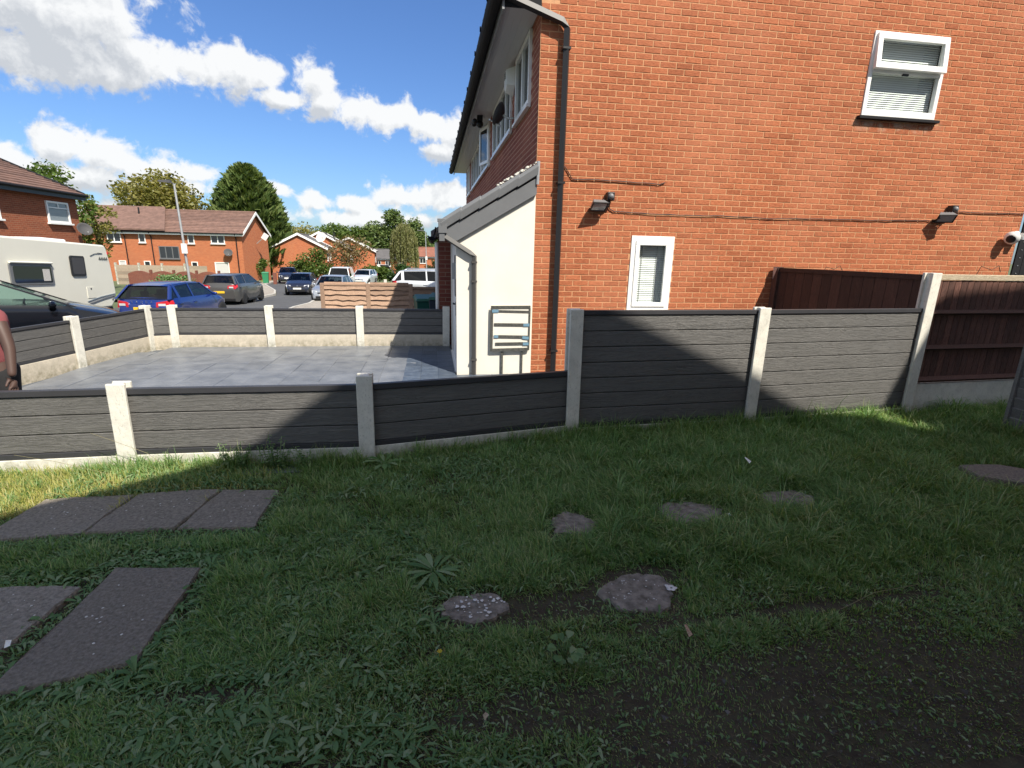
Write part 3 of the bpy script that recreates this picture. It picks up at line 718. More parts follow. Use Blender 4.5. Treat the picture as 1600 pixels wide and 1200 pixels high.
# ------------------------------------------------------------------ porch
porch = thing('lean_to_porch', 'white rendered lean-to porch with grey verge caps at the front of the brick house', 'porch', (.85, 8, 0))
mb = MB(); mb.add([(.32, 6.985, -.1), (1.368, 6.985, -.1), (1.368, 6.985, 2.50), (.32, 6.985, 1.86), (.32, 7.20, -.1), (1.368, 7.2, -.1), (1.368, 7.2, 2.50), (.32, 7.2, 1.86)],
                  [(0, 1, 2, 3), (7, 6, 5, 4), (0, 3, 7, 4), (3, 2, 6, 7), (1, 5, 6, 2)]); mb.build('rendered_wall', 'render_white', porch)
mb = MB(); mb.box(.325, 1.36, 8.9, 9.1, -.1, 1.9); mb.build('side_wall', 'render_white', porch)
mb = MB(); mb.box(.335, .385, 7.25, 7.33, -.1, 1.84); mb.box(.335, .385, 8.22, 8.30, -.1, 1.84); mb.box(.335, .385, 7.33, 8.22, 1.77, 1.84); mb.box(.30, .385, 7.2, 8.9, -.10, -.03)
dfm = mb.build('door_frame', 'upvc', porch, bevel=.004)
mb = MB(); mb.box(.35, .39, 7.335, 8.215, -.02, 1.765)
door = mb.build('door', 'upvc', porch, bevel=.004)
mb = MB(); mb.box(.325, .349, 7.42, 7.45, .75, .95); mb.tube([(.33, 7.435, .92), (.30, 7.435, .92), (.30, 7.53, .92)], .012, 6); mb.build('handle', 'black_trim', door)
mb = MB(); mb.box(.338, .349, 7.6, 7.95, 1.0, 1.6); mb.build('pane', 'dark_glass', door)
mb = MB(); mb.box(.34, .39, 8.32, 8.88, -.1, 1.84); mb.build('side_light', 'upvc', porch)
mb = MB(); mb.box(.27, .334, 7.25, 7.32, 1.28, 1.50); lan = mb.build('wall_lantern', 'galv', porch)
mb = MB(); mb.box(.288, .318, 7.262, 7.308, 1.31, 1.47); mb.build('lamp_glass', 'pane_bright', lan)
mb = MB()
mb.add([(.16, 6.93, 1.93), (1.372, 6.93, 2.62), (1.372, 6.93, 2.66), (.16, 6.93, 1.97), (.16, 9.2, 1.93), (1.372, 9.2, 2.62), (1.372, 9.2, 2.66), (.16, 9.2, 1.97)],
       [(0, 1, 2, 3), (7, 6, 5, 4), (3, 2, 6, 7), (0, 4, 5, 1), (0, 3, 7, 4)]); mb.build('roof', 'roof_slate', porch)
mb = MB()
mb.add([(.30, 6.935, 1.80), (.33, 6.935, 1.79), (1.37, 6.935, 2.40), (1.37, 6.935, 2.60), (.17, 6.935, 1.925), (.17, 6.935, 1.83), (.30, 6.98, 1.80), (.33, 6.98, 1.79), (1.37, 6.98, 2.40), (1.37, 6.98, 2.60), (.17, 6.98, 1.925), (.17, 6.98, 1.83)],
       [(0, 1, 2, 3, 4, 5), (11, 10, 9, 8, 7, 6), (0, 6, 7, 1), (1, 7, 8, 2), (2, 8, 9, 3), (3, 9, 10, 4), (4, 10, 11, 5), (5, 11, 6, 0)]); mb.build('barge_board', 'grey_plastic', porch)
for i in range(5):       # verge caps, each lapping the next
    a, b = .12+i*.248, .12+(i+1)*.248+.02
    za, zb = 1.925+i*.248*.57, 1.925+(i*.248+.268)*.57+.016
    mb = MB(); h = .125
    vs = []
    for (x, z) in ((a, za), (b, zb)):
        vs += [(x, 6.905, z-.02), (x, 6.895, z+h*.65), (x, 6.925, z+h), (x, 7.05, z+h), (x, 7.05, z-.02)]
    mb.add(vs, [(0, 1, 6, 5), (1, 2, 7, 6), (2, 3, 8, 7), (3, 4, 9, 8), (4, 0, 5, 9), (4, 3, 2, 1, 0), (5, 6, 7, 8, 9)])
    mb.build('verge_cap', 'grey_plastic', porch, bevel=.006)
mb = MB(); mb.tube([(1.375, 6.93, 2.52), (1.38, 6.92, 2.80)], .022, 8); mb.build('lead_flashing', 'galv', porch); mb = MB()
for i in range(26): mb.ball((1.36-i*.020+random.uniform(-.012, .012), 6.97+random.uniform(-.03, .03), 2.79-i*.0118+random.uniform(-.008, .006)), random.uniform(.008, .022), 6, (1.3, 1, .7))
stuff(mb.build('mortar_smear', 'post_concrete', porch))
gutter(porch, .115, 6.93, 9.2, 1.93, .055, 'gutter_black', .35)
mb = MB(); mb.box(.09, .20, 6.90, 6.99, 1.88, 2.02); mb.prism([(.08, 6.90), (.21, 6.90), (.21, 7.0), (.08, 7.0)], 2.02, 2.06); mb.box(.10, .17, 6.91, 6.98, 1.78, 1.88); mb.build('hopper', 'grey_plastic', porch, bevel=.004)
pipe(porch, [(.135, 6.945, 1.80), (.17, 6.945, 1.84), (.50, 6.945, 1.64), (.555, 6.945, 1.60), (.555, 6.945, -.08)],   .036, 'pipe_grey', [(.555, 6.945, 1.52), (.555, 6.945, 1.27), (.555, 6.945, .20)])
# meter cupboard outlined with grey tape
mtr = thing('meter_box', 'white meter cupboard outlined with grey and blue tape on the white porch wall', 'meter box', (1.06, 6.98, .3))
mb = MB(); mb.box(.80, 1.325, 6.945, 6.985, .31, .93); mb.build('door', 'render_white', mtr, bevel=.006)
def strip(a, b, m, w=.036, name='tape'):
    (x0, z0), (x1, z1) = a, b; d = Vector((x1-x0, z1-z0)).normalized(); n = Vector((-d.y, d.x))*w/2
    mb = MB(); q = [(x0+n.x, z0+n.y), (x1+n.x, z1+n.y), (x1-n.x, z1-n.y), (x0-n.x, z0-n.y)]
    y = 6.9405-strip.k*.0008; strip.k += 1
    mb.add([(x, y, z) for x, z in q]+[(x, y+.003, z) for x, z in q], [(0, 1, 2, 3), (4, 7, 6, 5), (0, 4, 5, 1), (1, 5, 6, 2), (2, 6, 7, 3), (3, 7, 4, 0)]); return mb.build(name, m, mtr)
strip.k = 0
for a, b, w in (((.785, .925), (1.335, .93), .045), ((.80, .875), (1.32, .865), .034), ((.80, .92), (.795, .315), .038), ((1.325, .92), (1.322, .33), .026),
                ((.83, .69), (1.30, .685), .042), ((.83, .525), (1.31, .515), .042), ((.85, .42), (1.31, .425), .040), ((.795, .335), (1.31, .345), .040)): strip(a, b, 'grey_tape', w)
for a, b in (((.80, .875), (.89, .878)), ((1.24, .684), (1.325, .686)), ((.83, .525), (.89, .525)), ((1.23, .51), (1.32, .50)), ((1.24, .42), (1.32, .42))): strip(a, b, 'blue_tape', .04)
mb = MB(); mb.box(.935, .965, 6.955, 6.983, -.08, .31); mb.build('conduit', 'grey_tape', mtr); mb = MB(); mb.box(1.222, 1.245, 6.955, 6.983, -.08, .32); mb.build('conduit', 'grey_tape', mtr)
# second, brick bay of the next house along
bay = thing('brick_bay', 'dark brick pillar and canopy of the next doorway beyond the white porch', 'porch', (.6, 10, 0))
for q in ((.12, 1.36, 9.55, 9.85, -.4), (.13, .40, 9.852, 11.6, -.5), (.12, 1.36, 13.2, 13.5, -.7)):
    mb = MB(); mb.box(q[0], q[1], q[2], q[3], q[4], 1.86); mb.build('brick_pillar', 'maroon_brick', bay)
mb = MB(); mb.add([(.05, 9.35, 1.87), (1.36, 9.35, 2.62), (1.36, 13.6, 2.62), (.05, 13.6, 1.87), (.05, 9.35, 1.95), (1.36, 9.35, 2.70), (1.36, 13.6, 2.70), (.05, 13.6, 1.95)], [(0, 1, 5, 4), (4, 5, 6, 7), (3, 7, 6, 2), (0, 3, 2, 1), (0, 4, 7, 3)]); mb.build('roof', 'roof_slate', bay)
mb = MB(); y = 9.4
while y < 13.5: mb.tube([(.02, y, 1.93), (.3, y, 2.10)], .07, 6); y += .30
stuff(mb.build('roof_tiles', 'roof_slate', bay))
gutter(bay, .01, 9.35, 13.6, 1.88, .06, 'gutter_black', .45)
mb = MB(); mb.tube([(.09, 9.62, 1.80), (.09, 9.62, -.4)], .034, 8); mb.build('downpipe', 'upvc', bay, smooth=True)
mb = MB(); mb.box(.06, .118, 9.62, 9.9, .55, 1.0); mb.build('mail_box', 'black_trim', bay, bevel=.01)
# ------------------------------------------------------------------ things fixed to the house
def floodlight(x, z, label, yaw):
    t = thing('floodlight', label, 'floodlight', (x, HY-.012, z), 0, 'security floodlights on the gable', local=True)
    M = Matrix.Translation((-.02, -.135, .0)) @ Matrix.Rotation(R(yaw), 4, 'Z') @ Matrix.Rotation(R(48), 4, 'X') @ Matrix.Scale(1.15, 4)
    mb = MB(M); mb.add([(-.095, -.0, -.065), (.095, 0, -.065), (.095, 0, .065), (-.095, 0, .065), (-.07, .06, -.045), (.07, .06, -.045), (.07, .06, .045), (-.07, .06, .045)],
                       [(3, 2, 1, 0), (4, 5, 6, 7), (0, 1, 5, 4), (1, 2, 6, 5), (2, 3, 7, 6), (3, 0, 4, 7)])
    for i in range(5): mb.box(-.06+i*.03-.004, -.06+i*.03+.004, .06, .075, -.04, .04)
    h = mb.build('housing', 'grey_plastic', t, bevel=.004)
    mb = MB(M); mb.box(-.082, .082, -.006, -.002, -.052, .052); mb.build('lens', 'pane_bright', h)
    mb = MB(M); mb.box(-.098, .098, -.012, 0, -.068, -.058); mb.box(-.098, .098, -.012, 0, .058, .068); mb.box(-.098, -.088, -.012, 0, -.058, .058); mb.box(.088, .098, -.012, 0, -.058, .058); mb.build('bezel', 'pipe_dark', h)
    mb = MB(); mb.tube([(-.115, -.12, .0), (-.115, -.06, -.02), (-.115, -.01, -.03)], .009, 6); mb.tube([(.085, -.12, .0), (.085, -.06, -.02), (.085, -.01, -.03)], .009, 6); mb.box(-.12, .09, -.02, -.003, -.055, -.01); mb.build('bracket', 'pipe_dark', t)
    mb = MB(); mb.box(.10, .20, -.10, -.004, .085, .19); mb.tube([(.15, -.05, .09), (.13, -.05, .02), (.08, -.04, -.02)], .016, 8); s = mb.build('sensor', 'pipe_dark', t, bevel=.012)
    mb = MB(); mb.ball((.15, -.095, .135), .042, 14); mb.build('sensor_dome', 'grey_plastic', s, smooth=True)
    return t
floodlight(2.22, 2.27, 'dark grey floodlight with motion sensor above the narrow ground floor window', 8)
floodlight(7.56, 2.28, 'dark grey floodlight with motion sensor near the right end of the brick gable', -28)
def wire(label, pts, name='cable', r=.006):
    P = [Vector(p) for p in pts]; Q = []
    for i in range(len(P)-1):
        for j in range(6):
            s = j/6; q = P[i].lerp(P[i+1], s); Q.append((q.x, q.y, q.z+random.uniform(-.006, .004)))
    Q.append(tuple(P[-1])); mb = MB(); mb.tube(Q, r, 5); return tag(mb.build(name, 'pipe_dark', smooth='all'), label, 'cable')
Y = HY-.018
wire('thin black cable running across the brick between the two floodlights', [(2.38, Y-.03, 2.38), (2.385, Y, 2.26), (2.45, Y, 2.225), (2.56, Y, 2.222), (3.4, Y, 2.205), (4.0, Y, 2.215), (4.76, Y, 2.20), (5.6, Y, 2.22), (6.4, Y, 2.225), (7.28, Y, 2.25), (7.42, Y, 2.25)])
wire('thin black cable bending from the downpipe to a hole in the brick', [(1.73, Y, 2.77), (1.76, Y, 2.74), (1.85, Y, 2.61), (2.2, Y, 2.615), (2.7, Y, 2.605), (3.08, Y, 2.595), (3.15, Y, 2.62)])
wire('short black cable from the right floodlight sensor to the house corner', [(7.74, Y-.02, 2.38), (7.80, Y, 2.39), (8.3, Y, 2.39), (9.06, Y, 2.40)])
t = thing('security_camera', 'white bulb-shaped security camera by the right corner of the house', 'camera', (8.86, 6.9, 2.05), 0, None, True)
mb = MB(Matrix.Rotation(R(-62), 4, 'Z') @ Matrix.Rotation(R(18), 4, 'X')); mb.lathe([(.03, -.12), (.075, -.10), (.10, -.06), (.085, -.02), (.05, .02), (.035, .10), (.045, .13), (.045, .16)], 16, 'y'); mb.build('body', 'upvc', t, smooth=True)
mb = MB(Matrix.Rotation(R(-62), 4, 'Z') @ Matrix.Rotation(R(18), 4, 'X')); mb.lathe([(.02, -.135), (.055, -.125), (.06, -.115)], 16, 'y'); mb.build('lens', 'pipe_dark', t)
mb = MB(); mb.box(.10, .19, -.06, .09, -.04, .06); mb.build('bracket', 'galv', t)
t = thing('alarm_box', 'white alarm box high on the shaded front wall under the soffit', 'alarm', (1.27, 9.0, 4.28), 0, None, True)
mb = MB(Matrix.Scale(1.25, 4)); mb.add([(.06, -.13, .16), (.06, .13, .16), (.06, .15, -.06), (.06, 0, -.17), (.06, -.15, -.06), (-.05, -.10, .12), (-.05, .10, .12), (-.05, .11, -.05), (-.05, 0, -.12), (-.05, -.11, -.05)],
                  [(0, 1, 2, 3, 4), (9, 8, 7, 6, 5), (0, 5, 6, 1), (1, 6, 7, 2), (2, 7, 8, 3), (3, 8, 9, 4), (4, 9, 5, 0)]); bd = mb.build('cover', 'upvc', t, bevel=.01)
mb = MB()
for i in range(4): mb.box(-.071, -.062, -.06, .06, .04+i*.025, .05+i*.025)
mb.build('vent', 'grey_plastic', bd)
def dish(label, loc, rz, d, m, cat='satellite dish'):
    t = thing('satellite_dish', label, cat, loc, rz, None, True)
    mb = MB(Matrix.Rotation(R(-25), 4, 'X')); r = d/2; mb.lathe([(.001, .02), (r*.5, .012), (r*.8, -.02), (r, -.07), (r*.98, -.075), (r*.75, -.03), (r*.3, .0)], 20, 'y'); mb.build('reflector', m, t, smooth='all')
    mb = MB(); mb.tube([(0, -.02, -r*.9), (0, -r*1.1, -r*.35)], .012, 6); mb.box(-.03, .03, -r*1.15, -r*1.0, -r*.42, -r*.28); mb.build('feed_arm', 'galv', t)
    mb = MB(); mb.tube([(0, .02, 0), (0, .12, -.05), (0, .2, -.05)], .018, 6); mb.build('bracket', 'galv', t); return t
dish('small dark satellite dish on the shaded front wall between upper windows', (1.16, 9.0, 3.80), R(-112), .36, 'dish_grey')
t = thing('soffit_camera', 'black floodlight camera hung under the white soffit of the brick house', 'camera', (1.1, 12.3, 4.46), 0, None, True)
mb = MB(); mb.ball((0, 0, -.08), .08, 12); mb.box(-.06, .06, -.06, .06, -.02, .085); mb.build('body', 'black_trim', t, smooth=True); mb = MB(); mb.ball((-.12, -.12, -.06), .06, 10); mb.ball((-.12, .12, -.06), .06, 10); mb.build('lamp_head', 'black_trim', t, smooth=True)

# ------------------------------------------------------------------ fences
def post(parent, x, y, h, ang, w=.125, dp=.115, z0=-.25, name='post'):
    """H-section concrete post"""
    g = .030; q = [(-w/2, -dp/2), (w/2, -dp/2), (w/2, -g), (w/2-.028, -g), (w/2-.028, g), (w/2, g), (w/2, dp/2), (-w/2, dp/2), (-w/2, g), (-w/2+.028, g), (-w/2+.028, -g), (-w/2, -g)]
    mb = MB(Matrix.Translation((x, y, 0)) @ Matrix.Rotation(ang+R(random.uniform(-1, 1)), 4, 'Z') @ Matrix.Rotation(R(random.uniform(-.7, .7)), 4, 'Y')); mb.prism(q, z0, h)
    return mb.build(name, 'post_concrete', parent, bevel=.006)
def bay_boards(parent, p0, p1, zg, boards, z_bot, bh, rail, gravel='post_concrete', gz0=-.12, inset=.045, thick=.022):
    a, b = Vector(p0), Vector(p1); d = (b-a); L = d.length; ang = math.atan2(d.y, d.x)
    M = Matrix.Translation((a.x, a.y, 0)) @ Matrix.Rotation(ang, 4, 'Z')
    x0, x1 = inset, L-inset
    mb = MB(M); mb.box(x0, x1, -.026, .026, gz0, zg); mb.build('gravel_board', gravel, parent, bevel=.005)
    mb = MB(M); mb.box(x0, x1, -.021, .021, zg+.001, zg+z_bot); mb.build('bottom_rail', 'composite_trim', parent, bevel=.003)
    z = zg+z_bot+.001
    for i in range(boards):
        mb = MB(M); mb.add([(x0, -thick/2, z+.005), (x0, -thick/2+.005, z), (x0, thick/2-.005, z), (x0, thick/2, z+.005), (x0, thick/2, z+bh-.010), (x0, thick/2-.004, z+bh-.006), (x0, -thick/2+.004, z+bh-.006), (x0, -thick/2, z+bh-.010),
                            (x1, -thick/2, z+.005), (x1, -thick/2+.005, z), (x1, thick/2-.005, z), (x1, thick/2, z+.005), (x1, thick/2, z+bh-.010), (x1, thick/2-.004, z+bh-.006), (x1, -thick/2+.004, z+bh-.006), (x1, -thick/2, z+bh-.010)],
                           [tuple(range(8)), tuple(range(15, 7, -1))]+[(i, (i+1) % 8, 8+(i+1) % 8, 8+i) for i in range(8)])
        mb.build('board', 'composite', parent); z += bh
        mb = MB(M); mb.box(x0, x1, -.004, .004, z-.0055, z+.001); mb.build('tongue', 'gutter_black', parent)
    mb = MB(M); mb.box(x0, x1, -.024, .024, z, z+rail); mb.build('top_rail', 'composite_trim', parent, bevel=.003)
ang = R(3)
fn = thing('composite_fence', 'low dark grey composite fence with concrete posts along the lawn edge on the left', 'fence', (-1, 4.05, 0), 0, 'grey composite fences')
for (x, y, h) in ((-4.1, 4.0, .66), (-2.325, 4.06, .665), (-.55, 4.06, .70)): post(fn, x, y, h, R(1))
for a, b in (((-4.1, 4.0), (-2.325, 4.06)), ((-2.325, 4.06), (-.55, 4.06)), ((-.55, 4.06), (1.27, 4.43))): bay_boards(fn, a, b, .095, 3, .042, .146, .045)
ft = thing('composite_fence', 'tall dark grey composite fence of seven boards, with concrete posts before the gable', 'fence', (3.2, 4.5, 0), 0, 'grey composite fences')
for (x, y, h, a) in ((1.27, 4.43, 1.185, 6), (3.17, 4.55, 1.195, 4), (5.21, 4.75, 1.545, 5)): post(ft, x, y, h, R(a))
for a, b in (((1.27, 4.43), (3.17, 4.55)), ((3.17, 4.55), (5.21, 4.75))): bay_boards(ft, a, b, .065, 7, .042, .1465, .04)
fl = thing('composite_fence', 'low grey composite fence along the left side of the driveway beside the parked black car', 'fence', (-4.85, 7.5, 0), 0, 'grey composite fences')
LP = [(-5.22, 5.9), (-4.86, 7.73), (-4.63, 9.13)]
for (x, y) in LP: post(fl, x, y, .695, R(78))
for i in range(2): bay_boards(fl, LP[i], LP[i+1], .19, 3, .035, .128, .035, 'kerb_concrete')
ff = thing('composite_fence', 'low grey composite fence across the far end of the driveway, shaded at its right end', 'fence', (-2, 9.25, 0), 0, 'grey composite fences')
FP = [(-4.28, 9.26), (-2.76, 9.26), (-1.27, 9.26), (.23, 9.22)]
for (x, y) in FP: post(ff, x, y, .69, 0)
QP = [(-4.63, 9.15)]+FP
for i in range(4): bay_boards(ff, QP[i], QP[i+1], .19, 3, .035, .128, .035, 'kerb_concrete')
# close-board fence right of the tall post
cb = thing('close_board_fence', 'brown close-board fence with pale capping beam at the right edge of the lawn', 'fence', (6.2, 4.85, 0))
M = Matrix.Translation((5.21, 4.77, 0)) @ Matrix.Rotation(R(3.5), 4, 'Z')
x = .06; i = 0
while x < 2.3:
    mb = MB(M); mb.add([(x, .026, .33), (x+.073, .021, .33), (x+.073, .045, .33), (x, .045, .33), (x, .026, 1.465), (x+.073, .021, 1.465), (x+.073, .045, 1.465), (x, .045, 1.465)],
                       [(0, 1, 5, 4), (1, 2, 6, 5), (2, 3, 7, 6), (3, 0, 4, 7), (4, 5, 6, 7), (3, 2, 1, 0)]); mb.build('board', 'red_brown_boards', cb); x += .086; i += 1
mb = MB(M); mb.box(.055, 2.3, .047, .055, .33, 1.46); mb.build('gap_shade', 'gutter_black', cb)  # black sheet standing in for the shadow lines between the boards
for z in (.34, .70, 1.09):
    mb = MB(M); mb.add([(.05, .03, z), (2.3, .03, z), (2.3, -.035, z+.03), (.05, -.035, z+.03), (.05, .03, z+.065), (2.3, .03, z+.065)], [(0, 1, 2, 3), (3, 2, 5, 4), (0, 4, 5, 1), (0, 3, 4), (1, 5, 2)]); mb.build('arris_rail', 'red_brown_boards', cb)
mb = MB(M); mb.box(.055, 2.35, .010, .075, 1.468, 1.53); mb.build('capping_beam', 'weathered_beam', cb, bevel=.006)
mb = MB(M); mb.box(.055, 2.3, -.01, .04, -.15, .325); mb.build('gravel_board', 'post_concrete', cb, bevel=.005)
post(cb, 7.55, 4.92, 1.55, R(3))
# passage fence from the house wall to the tall post
pf = thing('passage_fence', 'dark brown boarded fence running from the house wall to the tall concrete post', 'fence', (5.1, 5.9, 0))
a, b = Vector((4.98, 6.96)), Vector((5.17, 4.81)); d = b-a; L = d.length; M = Matrix.Translation((a.x, a.y, 0)) @ Matrix.Rotation(math.atan2(d.y, d.x), 4, 'Z')
x = .10
while x < L-.02:
    mb = MB(M); e = min(x+.148, L); mb.box(x, e, -.012, .010, .1, 1.49+random.uniform(-.006, .006)); mb.build('board', 'brown_boards', pf, bevel=.003); x += .152
for z in (.35, 1.2):
    mb = MB(M); mb.box(.1, L, .012, .055, z, z+.07); mb.build('rail', 'brown_boards', pf)
mb = MB(M); mb.box(.0, .095, -.05, .05, 0, 1.535); mb.build('gate_post', 'brown_boards', pf, bevel=.004)
mb = MB(M); mb.box(.1, L, -.03, .03, 1.470, 1.525); mb.build('capping_strip', 'brown_boards', pf)
mb = MB(M); mb.add([(.005, -.055, 1.53), (.09, -.055, 1.53), (.02, -.055, 1.36), (.005, -.051, 1.53), (.09, -.051, 1.53), (.02, -.051, 1.36)], [(0, 1, 2), (5, 4, 3), (0, 3, 4, 1), (1, 4, 5, 2), (2, 5, 3, 0)]); mb.build('metal_strap', 'galv', pf)
# dead twigs over the fence top
for (lbl, pts) in (('thin dry twig looping above the dark passage fence', [(5.1, 6.2, 1.45), (5.16, 6.2, 1.56), (5.28, 6.2, 1.53), (5.36, 6.2, 1.58), (5.40, 6.2, 1.52)]), ('thin dry twig looping above the pale capping beam', [(6.05, 5.0, 1.5), (6.10, 5.0, 1.62), (6.25, 5.0, 1.58), (6.33, 5.0, 1.63), (6.37, 5.0, 1.56)])):
    mb = MB(); mb.tube(pts, .004, 5); tag(mb.build('twig', 'trunk'), lbl, 'twig')
# weathered slatted panel at the right edge
sp = thing('slatted_panel', 'weathered grey slatted timber panel standing at the right edge of the picture', 'fence', (5.93, 3.2, 0))
z = .0; i = 0
while z < 1.7:
    mb = MB(); w = random.uniform(.003, .012); mb.add([(5.90, 2.2, z), (5.90, 4.17, z+random.uniform(-.008, .008)), (5.885-w, 4.17, z+.115), (5.885-w, 2.2, z+.115), (5.915, 2.2, z), (5.915, 4.17, z), (5.90, 4.17, z+.125), (5.90, 2.2, z+.125)],
        [(0, 1, 2, 3), (3, 2, 6, 7), (7, 6, 5, 4), (0, 4, 5, 1), (1, 5, 6, 2), (0, 3, 7, 4)]); mb.build('slat', 'weathered_grey', sp); z += .105; i += 1
mb = MB(); mb.box(5.862, 5.93, 4.175, 4.21, -.05, 1.75); mb.build('frame_edge', 'weathered_grey', sp, bevel=.003)
mb = MB(); mb.box(5.93, 5.97, 2.2, 4.17, .3, .36); mb.box(5.93, 5.97, 2.2, 4.17, 1.3, 1.36); mb.build('back_batten', 'weathered_grey', sp)
# waney-lap fence across the neighbour's drive
wf = thing('waney_lap_fence', 'weathered brown waney-lap panel fence beyond the driveway, shaded at its right', 'fence', (-1.2, 13, -.6))
WP = [-2.62, -1.55, -.53, .30]
for j, x in enumerate(WP):
    mb = MB(); mb.box(x-.05, x+.05, 12.95, 13.05, -.75, .84 if j < 3 else .78); mb.build('post', 'waney_boards', wf, bevel=.006)
for j in range(3):
    z = -.55; top = .80 if j < 2 else .74
    while z < top-.05:
        if j == 2 and .38 < z < .50: z += .12; continue
        mb = MB(); n = 7; x0, x1 = WP[j]+.05, WP[j+1]-.05
        lo = [(x0+(x1-x0)*i/n, 12.945+random.uniform(-.008, .006), z+random.uniform(-.024, .014)) for i in range(n+1)]; hi = [(p[0], 12.99, z+.17) for p in lo]
        bk = [(p[0], 13.0, p[2]) for p in lo]; k = n+1
        mb.add(lo+hi+bk, [(i, i+1, k+i+1, k+i) for i in range(n)]+[(2*k+i, 2*k+i+1, i+1, i) for i in range(n)]); mb.build('slat', 'waney_boards', wf); z += .125
    mb = MB(); mb.box(WP[j]+.05, WP[j+1]-.05, 12.95, 13.02, top-.01, top+.035); mb.build('capping', 'waney_boards', wf)
mb = MB(); mb.box(-1.44, -1.35, 15.95, 16.05, -1.0, .77); tag(mb.build('gate_post', 'post_concrete', bevel=.01), 'white square gate post behind the waney-lap fence', 'post')
for (x, lbl) in ((-1.73, 'small pale round finial behind the waney-lap fence, the left of two'), (-1.56, 'small pale round finial behind the waney-lap fence, the right of two')):
    mb = MB(); mb.ball((x, 14.9, .68), .07, 12); mb.box(x-.05, x+.05, 14.85, 14.95, -.95, .62); tag(mb.build('finial_post', 'post_concrete', smooth=True), lbl, 'post', 'finial posts')

# ------------------------------------------------------------------ cars
def wheel(parent, x, y, r, w, rim='rim_silver'):
    mb = MB(); s = 1 if y > 0 else -1
    mb.lathe([(r*.62, -w/2), (r*.93, -w/2), (r, -w*.36), (r, w*.36), (r*.93, w/2), (r*.62, w/2), (r*.60, w*.3), (r*.60, -w*.3)], 22, 'y', (x, y, r))
    t = mb.build('wheel', 'black_rubber', parent, smooth='all')
    mb = MB(); yy = y+s*w*.36
    mb.lathe([(r*.63, yy-.012), (r*.63, yy+.004), (r*.55, yy+.004), (r*.55, yy-.012)], 22, 'y', (x, 0, r))
    for i in range(5):
        a = 2*PI*i/5+.3; c, q = math.cos(a), math.sin(a); p = Vector((-q, c))*.035
        mb.add([(x+c*.04+p.x, yy+.006*s, r+q*.04+p.y), (x+c*r*.58+p.x*.7, yy, r+q*r*.58+p.y*.7), (x+c*r*.58-p.x*.7, yy, r+q*r*.58-p.y*.7), (x+c*.04-p.x, yy+.006*s, r+q*.04-p.y),
                (x+c*.04+p.x, yy-.03*s, r+q*.04+p.y), (x+c*r*.58+p.x*.7, yy-.03*s, r+q*r*.58+p.y*.7), (x+c*r*.58-p.x*.7, yy-.03*s, r+q*r*.58-p.y*.7), (x+c*.04-p.x, yy-.03*s, r+q*.04-p.y)],
               [(0, 1, 2, 3), (0, 4, 5, 1), (1, 5, 6, 2), (2, 6, 7, 3)])
    mb.lathe([(.05, yy-.02), (.05, yy+.012*s), (.001, yy+.014*s)], 12, 'y', (x, 0, r)); mb.build('rim', rim, t)
